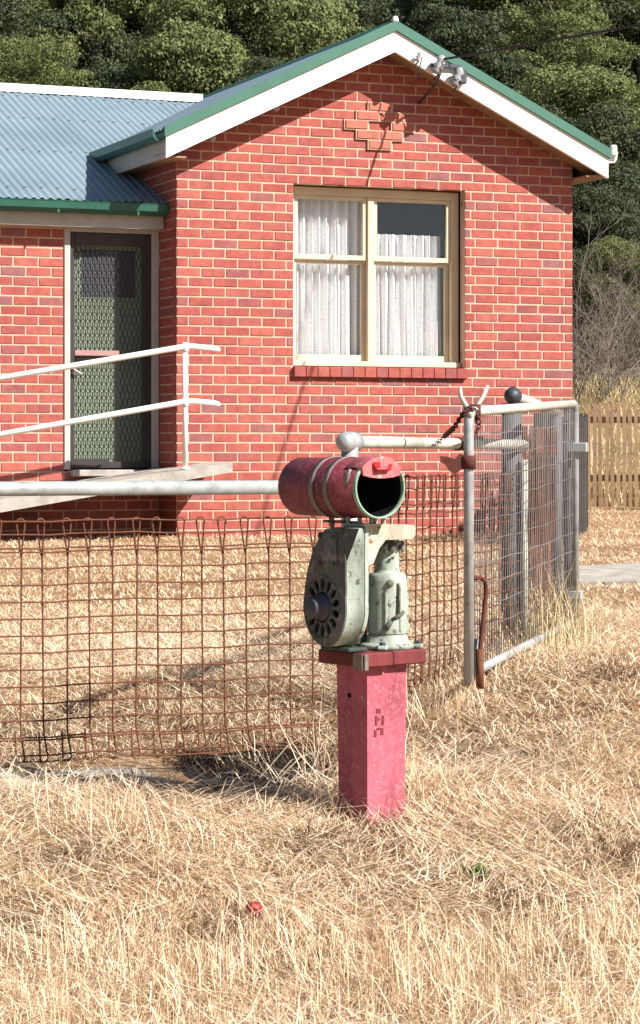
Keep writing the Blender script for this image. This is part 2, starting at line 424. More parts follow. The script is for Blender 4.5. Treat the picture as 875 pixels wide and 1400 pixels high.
# mortar bed, set back from the brick faces
mb = MB(); rec = -.005; bk = -.11
zb = ZT(37)-CH
def slab(l0, l1, z0, z1, nf=rec, nb=bk): mb.box(P(l0, nf, z0), P(l1, nb, z1))
slab(.005, WL0-.006, zb, WZ1+.006); slab(WL1+.006, W-.005, zb, WZ1+.006); slab(WL0-.006, WL1+.006, zb, WZ0-.006)
zq = WZ1+.006
poly = [(.005, zq), (W-.005, zq), (W-.005, zr(W)-.1), (RID, zr(RID)-.1), (.005, zr(0)-.1)]
Mxz = Matrix(((1,0,0,0),(0,0,-1,0),(0,1,0,0),(0,0,0,1)))    # local XY -> (l, z); local Z -> -y = n
mb.prism(poly, bk, rec, Mxz)
slab(DL0-13*PB, DL0-.002, ZT(31)+.01, ZT(5), DN-.005, DN-.11); slab(DL0-13*PB, -.001, zb, ZT(31)+.004, DN-.005, DN-.11)
mb.box(P(.005, -.006, zb), P(.09, -.49, ZT(5))); mb.box(P(.0055, -.007, ZT(5)+.002), P(.09, -1.52, ZT(-2)))
mb.build('mortar_wall', M['mortar'], house)
# unseen outer walls
ow = MB()
ow.box(P(W-.1, -.12, zb), P(W-.001, -6.4, zr(W)-.12)); ow.box(P(-3.9, DN-.12, zb), P(-4.0, -6.4, E+2.1)); ow.box(P(-4, -6.3, zb), P(W, -6.4, E+2.1))
ow.build('outer_wall', M['tan_brick'], house)
pl = MB(); pl.box(P(-3.9, .03, zb-.3), P(W+.03, -.4, zb-.004)); pl.box(P(-4, DN+.03, zb-.3), P(-.0, DN-.2, zb-.006)); pl.build('plinth', M['concrete'], house)

# window ------------------------------------------------------------
RV = -.13
si = MB()
nsb = 15
sl0, sl1 = WL0 - .015, WL1 + .015
for k in range(nsb):
    a = sl0 + (sl1-sl0)*k/nsb; b_ = sl0 + (sl1-sl0)*(k+1)/nsb
    s1 = MB(); s1.box(P(a+.002, .045+rnd.uniform(-.002,.002), ZT(20)-CH-.012), P(b_-.002, RV+.03, ZT(20)-.004), .005); s1.build('sill_brick', M['brick_obj'], house)
wf = MB(); fw = .075
z0, z1 = WZ0+.004, WZ1-.002
wf.box(P(WL0+.001, RV, z0+.05), P(WL0+fw*.7, RV-.1, z1), .004); wf.box(P(WL1-.001, RV, z0+.05), P(WL1-fw, RV-.1, z1), .004)
wf.box(P(WL0+fw*.7+.001, RV-.001, z1-fw), P(WL1-fw-.001, RV-.1, z1), .004)
win = wf.build('window', M['cream'], house)
sb = MB(); sb.box(P(WL0+.001, RV+.05, z0), P(WL1-.001, RV-.1, z0+.05), .006); sb.build('sill', M['cream'], win)
lm = onwall(507, 300, RV)[0]
mu = MB(); mu.box(P(lm-.03, RV+.005, z0+.051), P(lm+.03, RV-.1, z1-fw-.001), .004)
mu.build('mullion', M['cream'], win)
beads = MB()
zc = E + (HY-355)/F*22.6
for (a, b_) in ((WL0+fw*.7, lm-.03), (lm+.03, WL1-fw)):
    for (q0, q1, dn) in ((z0+.05, zc, -.055), (zc, z1-fw, -.02)):
        s = MB(); w = .042
        n0, n1 = RV+dn, RV+dn-.032
        s.box(P(a+.001, n0, q0+.001), P(a+w, n1, q1-.001), .003); s.box(P(b_-.001, n0, q0+.001), P(b_-w, n1, q1-.001), .003)
        s.box(P(a+w+.001, n0-.001, q0+.001), P(b_-w-.001, n1+.001, q0+(.06 if dn < -.03 else .045)), .003)
        s.box(P(a+w+.001, n0-.001, q1-.035), P(b_-w-.001, n1+.001, q1-.001), .003)
        s.build('sash', M['cream'], win)
        g = MB(); g.add([P(a+w-.004, n0-.015, q0+.03), P(b_-w+.004, n0-.015, q0+.03), P(b_-w+.004, n0-.015-(.012 if q1 > zc+.1 and a > lm else 0), q1-.03), P(a+w-.004, n0-.015-(.012 if q1 > zc+.1 and a > lm else 0), q1-.03)], [(0,1,2,3)]); g.build('pane', M['glass'], win)
def curtain(l0, l1, zb_, zt_, n, seed, name='curtain'):
    r_ = random.Random(seed); cols = 150; rows = 14; v = []; f = []
    ph = [r_.uniform(0, 6.28) for _ in range(4)]
    for j in range(rows+1):
        t = j/rows
        for i in range(cols+1):
            u = i/cols
            amp = .030 + .012*(1-t)
            d = amp*math.sin(u*58+ph[0]+1.5*math.sin(u*9+ph[1])) + .3*amp*math.sin(u*131+ph[2]+t*.8) + .006*math.sin(u*23+t*2.1+ph[3])
            v.append(P(l0+(l1-l0)*u + .006*math.sin(u*40+t*3), n+d, zb_+(zt_-zb_)*t))
    for j in range(rows):
        for i in range(cols): a = j*(cols+1)+i; f.append((a, a+1, a+cols+2, a+cols+1))
    mb_ = MB(); mb_.add(v, f, True); return mb_.build(name, M['curtain'], win)
curtain(WL0+.03, lm-.0, z0+.07, z1-.05, RV-.18, 3); curtain(lm+.0, WL1-.11, z0+.07, E+1.99, RV-.16, 5)
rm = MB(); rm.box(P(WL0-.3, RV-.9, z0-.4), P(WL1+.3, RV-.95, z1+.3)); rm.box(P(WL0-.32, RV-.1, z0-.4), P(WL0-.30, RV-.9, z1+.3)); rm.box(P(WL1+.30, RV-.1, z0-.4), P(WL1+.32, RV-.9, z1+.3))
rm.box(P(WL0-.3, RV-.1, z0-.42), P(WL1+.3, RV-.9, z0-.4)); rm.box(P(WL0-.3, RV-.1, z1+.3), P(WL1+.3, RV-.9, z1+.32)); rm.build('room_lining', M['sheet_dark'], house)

# door ---------------------------------------------------------------
zs = E - .175; zdt = E + 1.985
df = MB()
df.box(P(DL0+.001, DN+.012, zs), P(DL0+.055, DN-.11, zdt), .004); df.box(P(-.004, DN+.012, zs), P(-.07, DN-.11, zdt), .004); df.box(P(DL0+.056, DN+.011, zdt-.05), P(-.071, DN-.11, zdt-.001), .004)
door = df.build('door', M['offwhite'], house)
d0, d1 = DL0+.056, -.071
lf = MB(); lf.box(P(d0+.002, DN-.075, zs+.01), P(d1-.002, DN-.108, zdt-.052)); lf.build('door_leaf', M['doorleaf'], door)
pn = MB(); pn.box(P(d0+.13, DN-.072, zdt-.62), P(d1-.13, DN-.0745, zdt-.2)); pn.build('dark_glass', M['iron'], door)
sf = MB()
n0, n1 = DN-.012, DN-.040
sf.box(P(d0+.002, n0, zs+.012), P(d0+.045, n1, zdt-.052), .003); sf.box(P(d1-.002, n0, zs+.012), P(d1-.045, n1, zdt-.052), .003)
sf.box(P(d0+.046, n0-.001, zdt-.16), P(d1-.046, n1, zdt-.053), .003); sf.box(P(d0+.046, n0-.001, zs+.013), P(d1-.046, n1, zs+.07), .003)
sf.box(P(d1-.075, n0-.002, zs+.08), P(d1-.046, n1, zdt-.165), .003)
sf.build('screen_frame', M['doorframe'], door)
mr = MB(); zl = E + .86; mr.box(P(d0+.046, n0+.004, zl-.025), P(d1-.30, n0-.03, zl+.025), .004); mr.build('mid_rail', M['mauve'], door)
mr = MB(); mr.box(P(d0+.01, n0+.004, zs+.03), P(d0+.35, n0-.004, zs+.09), .003); mr.build('kick_plate', M['doorframe'], door)
hd = MB(); hd.tube([P(d0+.03, n0+.002, zl-.14), P(d0+.03, n0+.04, zl-.15), P(d0+.10, n0+.045, zl-.19)], .01, 8); hd.build('handle', M['offwhite'], door)
gr = MB(); x = d0+.055; kk = 0
while x < d1-.08:
    pts = []; zz = zs+.08
    while zz < zdt-.165:
        for dx, dz in ((-.009, .0), (-.009, .045), (.009, .062), (.009, .107)):
            if zz+dz < zdt-.165: pts.append(P(x+dx*(1 if kk % 2 else -1), n0-.02, zz+dz))
        zz += .124
    gr.tube(pts, .0036, 4, False); x += .0215; kk += 1
gr.build('grille', M['doorframe'], door)
dd = MB(); dd.box(P(d0, DN+.10, zs-.06), P(-.01, DN-.1, zs-.002), .006); dd.build('door_step', M['concrete'], door)

# gable roof -----------------------------------------------------------
def corr(l_or_n0, l1, fn, pitch=.076, amp=.009, seg=6):   # wave across; fn(u, h) -> two end points
    v = []; f = []; n = int((l1-l_or_n0)/pitch*seg)
    for i in range(n+1):
        u = l_or_n0+(l1-l_or_n0)*i/n; h = amp*math.cos(2*math.pi*u/pitch)
        a, b = fn(u, h); v += [a, b]
    for i in range(n): f.append((2*i, 2*i+1, 2*i+3, 2*i+2))
    return v, f
rf = MB()
NB = -6.6
for sgn in (-1, 1):
    le = EAVE - .03 if sgn < 0 else 2*RID - EAVE + .03
    ze = ZE - SL*.03
    v, f = corr(NB, BD+.02, lambda u, h: (P(le, u, ze+h), P(RID, u, zr(RID)+h)))
    rf.add(v, f, True)
EZ, EN, MS = E+2.19, -.27, .41
vl = lambda l: EN-(ZE-EZ+SL*(l-EAVE))/MS
NR = -3.90; ZR = EZ + MS*(EN-NR)
def mainfn(u, h):
    nf = EN if u < .0 else vl(u)+.05
    return (P(u, nf, EZ+MS*(EN-nf)+h), P(u, NR, ZR+h))
v, f = corr(-4.3, 1.70, lambda u, h: mainfn(u, h + .010*((u+4.3)/.684 % 1.0))); rf.add(v, f, True)
v, f = corr(-4.3, 1.9, lambda u, h: (P(u, NR, ZR+h), P(u, NB, ZR-MS*(NR-NB)+h))); rf.add(v, f, True)
roof = rf.build('roof', M['roof'], house)
sc_ = MB()
for nn_ in (-.55, -1.7, -2.8, -3.6):
    for k in range(0, 76, 2):
        u = -4.256+.076*k
        if u > -.05 and nn_ > vl(u)-.05: continue
        zz = EZ+MS*(EN-nn_)+.0095+.010*((u+4.3)/.684 % 1.0); sc_.box(P(u-.011, nn_+.011, zz-.004), P(u+.011, nn_-.011, zz+.006))
tag(sc_.build('roof_screws', M['strap'], roof), kind='stuff')
rc = MB()
rc.tube([P(-4.3, NR, ZR+.012), P(1.60, NR, ZR+.012)], .045, 8)
rc.add([P(-4.3, NR+.17, ZR-.052), P(1.50, NR+.17, ZR-.052), P(1.60, NR, ZR+.03), P(-4.3, NR, ZR+.03)], [(0,1,2,3)]); rc.add([P(-4.3, NR-.17, ZR-.052), P(1.44, NR-.17, ZR-.052), P(1.60, NR, ZR+.03), P(-4.3, NR, ZR+.03)], [(0,1,2,3)])
rc.build('ridge_cap', M['white'], roof)
rc2 = MB(); zq = zr(RID)
for s_ in (-1, 1): rc2.add([P(RID+s_*.16, BD+.02, zq-.16*SL+.014), P(RID, BD+.02, zq+.03), P(RID, NB, zq+.03), P(RID+s_*.16, NB, zq-.16*SL+.014)], [(0,1,2,3)])
rc2.build('ridge_cap', M['green'], roof)
def rake(t0, t1, n0, n1, lext):                     # band between roof-depths t0,t1 along both verges
    polyL = [(EAVE-lext, ZE-SL*lext+t1), (RID, zr(RID)+t1), (RID, zr(RID)+t0), (EAVE-lext, ZE-SL*lext+t0)]
    out = []
    for s_ in (-1, 1):
        q = polyL if s_ < 0 else [(2*RID-a, b) for a, b in polyL]
        out.append(MB().prism(q, n0, n1, Mxz))
    return out
for bmk in rake(-.072, .018, BD-.01, BD+.035, .02): bmk.build('barge_flashing', M['barge_green'], house)
for bmk in rake(-.262, -.074, BD-.03, BD+.012, 0.0): bmk.build('barge_board', M['white'], house)
so = MB()
for s_ in (-1, 1):
    a = [(EAVE, ZE-.22), (RID, zr(RID)-.22), (RID, zr(RID)-.205), (EAVE, ZE-.205)]
    so.prism(a if s_ < 0 else [(2*RID-p, q) for p, q in a], .0 - .02, BD-.032, Mxz)
so.build('soffit', M['soffit'], house)
# side eaves of the wing: fascia, gutter, soffit
def gutter(mbk, p0, p1, out, w=.11, h=.10):         # trough between two points, out = unit vector outward (local)
    p0, p1, out = Vector(p0), Vector(p1), Vector(out); up = Vector((0,0,1))
    prof = [(0,0), (0,-h*.8), (w*.25,-h), (w*.7,-h), (w*.95,-h*.65), (w,-h*.1), (w*1.04,0), (w*.98,.004), (w*.9,-h*.15), (w*.65,-h*.9), (w*.28,-h*.92), (.004,-h*.7)]
    n = len(prof); v = [p + out*a + up*b for p in (p0, p1) for a, b in prof]
    f = [(i, (i+1) % n, n+(i+1) % n, n+i) for i in range(n)] + [tuple(range(n)), tuple(range(n, 2*n))]
    mbk.add(v, f)
ge = EAVE - .005
vn = vl(EAVE) + .12
gm = MB(); gutter(gm, P(ge, BD-.02, ZE-.012), P(ge, vn, ZE-.012), (-1,0,0)); gm.build('gutter', M['green'], house)
gm = MB(); gutter(gm, P(2*RID-ge, BD-.02, ZE-.012), P(2*RID-ge, NB, ZE-.012), (1,0,0)); gm.build('gutter', M['white'], house)
fa = MB(); fa.box(P(EAVE, BD-.035, ZE-.255), P(EAVE+.025, vn, ZE-.03)); fa.box(P(2*RID-EAVE, BD-.035, ZE-.255), P(2*RID-EAVE-.025, NB, ZE-.03)); fa.build('fascia', M['offwhite'], house)
es = MB(); es.box(P(EAVE+.026, BD-.04, ZE-.25), P(-.0, -1.45, ZE-.235)); es.box(P(W, BD-.04, ZE-.25), P(2*RID-EAVE-.026, NB, ZE-.235)); es.build('eave_soffit', M['soffit'], house)
gm = MB(); gutter(gm, P(-4.3, EN-.04, EZ-.015), P(-.012, EN-.04, EZ-.015), (0,-1,0), .145, .10); gm.build('gutter', M['green'], house)
for q in (-1.03, -1.9, -.3):
    br = MB(); br.box(P(q, EN+.085, EZ-.12), P(q+.02, EN+.09, EZ-.01)); br.build('gutter_bracket', M['green'], house)
fa = MB(); fa.box(P(-4.3, EN-.045, EZ-.225), P(-.012, EN-.07, EZ-.02)); fa.box(P(-4.3, EN-.071, EZ-.224), P(-.012, DN-.02, EZ-.205)); fa.build('fascia', M['offwhite'], house)
# small fixings
for (x, y) in ((379, 147), (292, 188)):
    l, z = onwall(x, y, .03); q = MB(); q.lathe([(0,.03),(.02,.028),(.032,.012),(.034,0)], 12, Matrix.Translation(P(l, .0, z)) @ Matrix.Rotation(R(90), 4, 'X')); q.build('wall_cap', M['offwhite'], house)
q = MB(); l, z = onwall(838, 206, BD); q.box(P(l-.03, BD+.036, z-.05), P(l+.03, BD-.02, z+.05), .01); q.build('gutter_stop', M['white'], house)
q = MB(); q.lathe([(0,.05),(.02,.045),(.03,.02),(.03,0)], 10, Matrix.Translation(P(RID, BD+.01, zr(RID)+.01))); q.build('ridge_finial', M['white'], house)
# electric service fittings on the right barge
def insul(x, y, n, big=1.0):
    l, z = onwall(x, y, n); p = Vector(P(l, n, z)); q = MB()
    T = Matrix.Translation(p) @ Matrix.Rotation(R(25), 4, 'Y')
    q.lathe([(.012*big,-.07*big),(.03*big,-.06*big),(.018*big,-.035*big),(.034*big,-.02*big),(.018*big,.005*big),(.032*big,.02*big),(.012*big,.05*big),(0,.055*big)], 12, T)
    o = q.build('insulator', M['porcelain'], house)
    q2 = MB(); q2.tube([p + Vector((0,0,-.06*big)), Vector(P(l-.01, BD+.012, z-.09*big))], .008, 6); q2.build('bracket', M['iron'], o)
    return l, z
insul(573, 76, BD+.07, .8); A = insul(601, 86, BD+.12, 1.5); insul(626, 103, BD+.09, 1.5)
q = MB(); l, z = onwall(601, 90, BD+.02); q.box(P(l-.10, BD+.06, z-.015), P(l+.20, BD+.02, z+.015)); q.box(P(l+.16, BD+.10, z-.16), P(l+.24, BD+.014, z-.03), .01)
q.tube([P(l-.19, BD+.06, z+.06), P(l-.22, BD+.05, z-.06), P(l-.2, BD+.02, z-.14)], .007, 6)
q.tube([P(l+.05, BD+.10, z+.02), P(l+.1, BD+.14, z-.14), P(l+.2, BD+.1, z-.1)], .007, 6); q.tube([P(l, BD+.1, z), P(l-.04, BD+.05, z-.16), P(l-.06, .01, z-.30)], .012, 6)
q.build('service_bracket', M['iron'], house)
cb = MB(); l0, z0_ = A; pts = []
for k in range(24):
    t = k/23; s_ = t*11
    pts.append(P(l0+.02+.40*s_, BD+.14+s_, z0_+.03+.018*s_+.0025*s_*(s_-3)))
cb.tube(pts, .011, 6)
cable = cb.build('power_cable', M['cable']); cable.location = (HO.x, HO.y, 0); cable.rotation_euler = (0,0,TH)
tag(cable, 'thin black overhead cable running from the gable to the upper right', 'cable')

# ramp and handrail ------------------------------------------------------
RN0, RN1 = .62, DN+.105
lr1, zr1 = onwall(318, 632, RN0); lr0, zr0 = onwall(-60, 697, RN0)
sl_r = (zr1-zr0)/(lr1-lr0)
zramp = lambda l: zr1 + sl_r*(l-lr1)*.93
rp = MB(); la, lb = -3.6, lr1
rp.prism([(la, zramp(la)), (lb, zramp(lb)), (lb, zramp(lb)-.085), (la, zramp(la)-.13)], RN0-.9, RN0, Mxz)
rp.box(P(-3.0, RN0-.05, zb-.2), P(-2.85, RN0-.8, zramp(-3)-.12))
rb = rp.build('ramp', M['concrete']); rb.location = (HO.x, HO.y, 0); rb.rotation_euler = (0,0,TH); tag(rb, kind='structure')
rp = MB(); rp.prism([(la, zramp(la)-.003), (-.05, zramp(-.05)-.003), (-.05, zramp(-.05)-.08), (la, zramp(la)-.12)], DN+.03, RN0-.905, Mxz); rp.prism([(-.049, zramp(-.05)-.003), (lb-.2, zramp(lb-.2)-.003), (lb-.2, zramp(lb-.2)-.08), (-.049, zramp(-.05)-.08)], .06, RN0-.905, Mxz) if False else None
rp.build('ramp_inner_slab', M['concrete'], rb)
RH = RN0 - .06
hr = thing('handrail', 'white pipe handrail with two sloping rails on the concrete ramp at the door', 'handrail', (HO.x, HO.y, 0), TH)
lp, zp = onwall(253, 474, RH); _, zpm = onwall(253, 549, RH)
rl0, rz0 = onwall(0, 517, RH); rm0, rmz0 = onwall(0, 594, RH)
st_l, st_z = onwall(300, 477, RH)
def post_(l, zt):
    q = MB(); q.tube([P(l, RH, zramp(l)-.0), P(l, RH, zt)], .025, 12); return q.build('post', M['white'], hr)
post_(lp, zp+.02)
s1 = (zp-rz0)/(lp-rl0); s2 = (zpm-rmz0)/(lp-rm0); lq = lp-2.6
post_(lq, zp-s1*2.6)
for (zc_, s_, nm) in ((zp, s1, 'rail'), (zpm, s2, 'rail')):
    q = MB(); q.tube([P(lq-.3, RH, zc_-s_*2.9), P(lp, RH, zc_), P(lp+.06, RH, zc_+.004), P(st_l-.05, RH-.0, zc_-.012), P(st_l, RH-.03, zc_-.022)], .025, 12); q.build(nm, M['white'], hr)
    q = MB(); q.lathe([(0,.038),(.022,.034),(.032,.017),(.032,-.044),(.0,-.046)], 12, Matrix.Translation(P(lp, RH, zc_))); q.build('fitting', M['white'], hr)
q = MB(); q.lathe([(0,.012),(.045,.012),(.05,0),(.0,-.001)], 12, Matrix.Translation(P(lp, RH, zramp(lp)+.002))); q.build('base_flange', M['white'], hr)

# ---------------------------------------------------------------- wire fences
def vwire_mesh(h, loop, dx=.0138, r=.0031):
    q = MB(); pts = []
    pts.append((dx*1.2, 0, .10))
    for k in range(0, 7):
        a = math.pi*k/6; pts.append((dx*math.cos(a), .002, .014 - .013*math.sin(a)))
    pts += [(-.003, 0, .085), (0, 0, .11), (0, 0, h*.5), (0, 0, h-.125), (-.002, 0, h-.10)]
    for k in range(0, 9):
        a = math.pi - math.pi*k/8; pts.append((.004+dx*math.cos(a), -.002, h-.014 + .013*math.sin(a)))
    pts += [(.012, -.003, h-.05), (.003, -.004, h-.108), (.0, -.004, h-.125)]
    q.tube(pts, r, 5, True); return q.mesh('vertical_wire', M['rust'])
def wire_fence(name, label, p0, p1, zb_, zt_, step, rows, loc_post=None):
    p0, p1 = Vector(p0), Vector(p1); d = p1-p0; L = d.length; ang = math.atan2(d.y, d.x)
    t = thing(name, label, 'fence', (p0.x, p0.y, 0), ang)
    vm = vwire_mesh(zt_-zb_, .05)
    n = int(L/step)
    for k in range(n):
        o = link('vertical_wire', vm, t, (.03+step*k, rnd.uniform(-.002,.002), zb_))
        o.rotation_euler = (rnd.uniform(-.012,.012), rnd.uniform(-.008,.008), rnd.uniform(-.25,.25))
    hm = MB(); wob = random.Random(5); pts = [(L*k/40, .0025*math.sin(k*1.9), .003*math.sin(k*.8)+.0015*math.sin(k*2.3)) for k in range(41)]
    hm.tube(pts, .0029, 5); hmesh = hm.mesh('horizontal_wire', M['rust'])
    for z in rows: link('horizontal_wire', hmesh, t, (0, .004, zb_+z))
    return t, L
C0 = Vector((.095, 8.42)); dirL = Vector((-cT, -sT))
zbm, ztm = .052, E-.221
rows = [.006,.026,.076,.084] ; r_ = .084+.054
hh = ztm-zbm
while r_ < hh-.125: rows.append(r_); r_ += .0545
rows += [hh-.107, hh-.095, hh-.05, hh-.008]
fl, LL = wire_fence('wire_fence', 'long rusty looped wire fence panel under a grey pipe rail at left', C0+dirL*.10, C0+dirL*3.0, zbm, ztm, .0778, rows)
q = MB(); q.tube([(.0, .012, E-.125), (LL+.1, .012, E-.125)], .0235, 16); q.build('rail', M['galv'], fl)
q = MB(); q.tube([(LL+.06, .012, -.2), (LL+.06, .012, E-.10)], .024, 12); q.build('post', M['galv'], fl)
D2 = Vector((math.cos(R(67)), math.sin(R(67)))); L2 = 1.84
zb2, zt2 = .20, E-.09
rows2 = [.006,.03,.076]; r_ = .13; h2 = zt2-zb2
while r_ < h2-.125: rows2.append(r_); r_ += .0555
rows2 += [h2-.107, h2-.05, h2-.008]
f2, _ = wire_fence('wire_fence', 'short rusty wire fence panel angling back from the letterbox to the gate', C0+D2*.06, C0+D2*L2, zb2, zt2, .0778, rows2)
zr2 = E+.027
q = MB(); q.tube([(-.02, 0, zr2), (.62, 0, zr2-.002)], .0215, 16); q.tube([(.60,0,zr2-.002), (L2-.02, 0, zr2-.006)], .0205, 16); q.build('rail', M['old_rail'], f2)
q = MB(); q.tube([(1.02,0,zr2-.004),(1.10,0,zr2-.004)], .026, 14); q.tube([(1.10,0,zr2+.012),(1.30,0,zr2+.016)], .012, 8); q.build('rail_clamp_and_shade', M['darkrust'], f2)  # clamp, plus a dark upper tube that draws shade along the rail
q = MB(); q.tube([(-.045, 0, -.25), (-.045, 0, E+.02)], .029, 14); q.tube([(-.075,0,zr2),(.0,0,zr2)], .0345, 16); po = q.build('post', M['galv'], f2)
q = MB(); q.lathe([(.0,-.038),(.016,-.036),(.027,-.027),(.033,-.010),(.0345,.01),(.03,.014)], 16, Matrix.Translation((-.078,0,zr2)) @ Matrix.Rotation(R(90),4,'Y')); q.build('end_cap', M['galv'], po)
pe = L2-.02
q = MB(); q.tube([(pe, .05, -.1), (pe, .05, E+.19)], .042, 14); po = q.build('post', M['darkpost'], f2)
q = MB(); q.tube([(pe-.02, -.012, .1), (pe-.02, -.012, E-.04)], .014, 10); q.build('post_lit_edge', M['old_rail'], f2)  # added pale tube drawing the sunlit edge of the dark post
C3 = C0 + D2*(L2-.02) + Vector((-.02,.05)); D3 = Vector((math.cos(R(80)), math.sin(R(80))))
zr3 = E + (HY-541)/F*10.15
f3, L3 = wire_fence('wire_fence', 'rusty wire fence panel behind the open gate, with a dark capped rail end', C3, C3+D3*2.2, .25, zr3-.12, .0778, [.01,.06,.12,.18,.24,.30,.36,.42,.48,.54,.60,.66,.72,.78,.86])
q = MB(); q.tube([(.02,0,zr3), (L3, 0, zr3-.03)], .021, 14); q.build('rail', M['old_rail'], f3)
q = MB(); q.lathe([(0,-.045),(.018,-.042),(.031,-.026),(.036,0),(.036,.03),(.029,.034)], 16, Matrix.Translation((.0,0,zr3)) @ Matrix.Rotation(R(90),4,'Y')); q.build('end_cap', M['iron'], f3)
q = MB(); q.tube([(L3,0,0),(L3,0,zr3)], .03, 12); q.build('post', M['darkpost'], f3)

# ---------------------------------------------------------------- open gate
gN = px(641, 563, 8.75); gF = px(786, 552, 10.7)
gz0n, gz0f = E-(926-HY)/F*8.75, E-(852-HY)/F*10.7
gv = Vector((gF.x-gN.x, gF.y-gN.y)); GL = gv.length; ga = math.atan2(gv.y, gv.x)
gate = thing('wire_gate', 'open grey pipe framed wire gate swung out over the dry grass', 'gate', (gN.x, gN.y, 0), ga)
ztp = lambda s: gN.z + (gF.z-gN.z)*s/GL
zbt = lambda s: gz0n + (gz0f-gz0n)*s/GL
q = MB(); q.tube([(0,0,zbt(0)-.02), (0,0,ztp(0)-.05), (.006,0,ztp(0)-.018), (.02,0,ztp(0)-.004), (.05,0,ztp(0))], .0185, 12); q.build('stile', M['galv'], gate)
q = MB(); q.tube([(GL,0,zbt(GL)), (GL,0,ztp(GL)-.04),(GL-.01,0,ztp(GL)-.01),(GL-.04,0,ztp(GL))], .0175, 12); q.build('stile', M['galv'], gate)
q = MB(); q.tube([(.05,0,ztp(.05)), (GL-.04,0,ztp(GL-.04))], .0175, 12); q.build('top_rail', M['old_rail'], gate)
q = MB(); q.tube([(.06,0,zbt(.06)+.01), (GL,0,zbt(GL)+.01)], .0175, 12); q.build('bottom_rail', M['galv'], gate)
q = MB(); q.tube([(.075,0,zbt(0)+.0), (.075,0,zbt(0)+.13)], .016, 10); q.build('corner_piece', M['galv'], gate)
ns = 50
for k in range(1, ns):
    s_ = .03+(GL-.05)*k/ns; q = MB()
    w1 = .003*math.sin(k*1.7)
    q.tube([(s_,0,zbt(s_)), (s_+w1,.004,zbt(s_)*.66+ztp(s_)*.34), (s_-w1,-.003,zbt(s_)*.33+ztp(s_)*.67), (s_,0,ztp(s_))], .0017, 4); q.build('vertical_wire', M['gatewire'], gate)
for k in range(1, 12):
    f_ = k/12; q = MB()
    q.tube([(GL*j/20, .004, zbt(GL*j/20)*(1-f_)+ztp(GL*j/20)*f_ + .003*math.sin(j*1.3+k) - .012*math.sin(math.pi*j/20)) for j in range(21)], .0021, 4); q.build('horizontal_wire', M['gatewire'], gate)
q = MB(); zt_ = ztp(0)
q.tube([(-.004,-.01,zt_-.02), (-.010,.008,zt_+.02), (-.014,.026,zt_+.055), (-.014,.028,zt_+.088)], [.010,.010,.008,.006], 8)
q.build('prong', M['old_rail'], gate)
q = MB(); q.tube([(.10,.0,zt_+.0), (.11,-.008,zt_+.03), (.12,-.026,zt_+.06), (.13,-.040,zt_+.095)], [.011,.010,.009,.006], 8); q.build('prong', M['old_rail'], gate)
q = MB(); q.tube([(.10,0,zt_-.03),(.10,0,zt_+.028)], .021, 10); q.build('prong_clip', M['darkrust'], gate)
zl_ = E-(632-HY)/F*8.75
q = MB(); q.tube([(0,0,zl_-.024),(0,0,zl_+.024)], .026, 12); q.build('latch_collar', M['darkrust'], gate)
lt = MB()
for (dx, dz, r_) in ((-.035,.0,.016), (-.06,-.012,.02), (-.085,.006,.014)):
    pass
lt.prism([(-.015,-.018),(-.05,-.042),(-.07,-.03),(-.082,-.008),(-.10,.0),(-.10,.022),(-.075,.02),(-.05,.012),(-.03,.03),(-.015,.022)], -.012, .012, Matrix.Translation((0,0,zl_)) @ Matrix.Rotation(-ga,4,'Z') @ Matrix.Rotation(R(90),4,'X'))
lt.build('latch', M['darkrust'], gate)
zz1 = E-(792-HY)/F*8.75; zz0 = E-(935-HY)/F*8.75
q = MB(); q.tube([(.03,-.004,zz1+.002), (.06,-.03,zz1+.004), (.085,-.04,zz1-.012), (.09,-.042,zz1-.05), (.07,-.036,zz1-.15), (.05,-.03,zz1-.25), (.045,-.03,zz0-.01)], .0085, 8); q.build('drop_bolt', M['darkrust'], gate)
q = MB(); q.tube([(.045,-.03,zz0-.02),(.045,-.03,zz0+.12)], .0145, 10); q.build('bolt_sleeve', M['rust'], gate)
hz = E-(612-HY)/F*10.7
q = MB(); q.box((GL-.025,-.055,hz-.02),(GL+.03,.03,hz+.022),.004); q.box((GL-.02,-.03,zbt(GL)+.1),(GL+.03,.03,zbt(GL)+.14),.004); q.build('hinge', M['galv'], gate)
hp = thing('gate_post', 'dark steel post carrying the hinges of the open gate', 'post', (gF.x-.016, gF.y+.07, 0))
q = MB(); q.tube([(0,0,-.1),(0,0,gF.z-.03)], .026, 12); q.build('shaft', M['darkpost'], hp)
q = MB(); q.lathe([(.028,0),(.026,.012),(.0,.02)], 12, Matrix.Translation((0,0,gF.z-.032))); q.build('cap', M['darkpost'], hp)
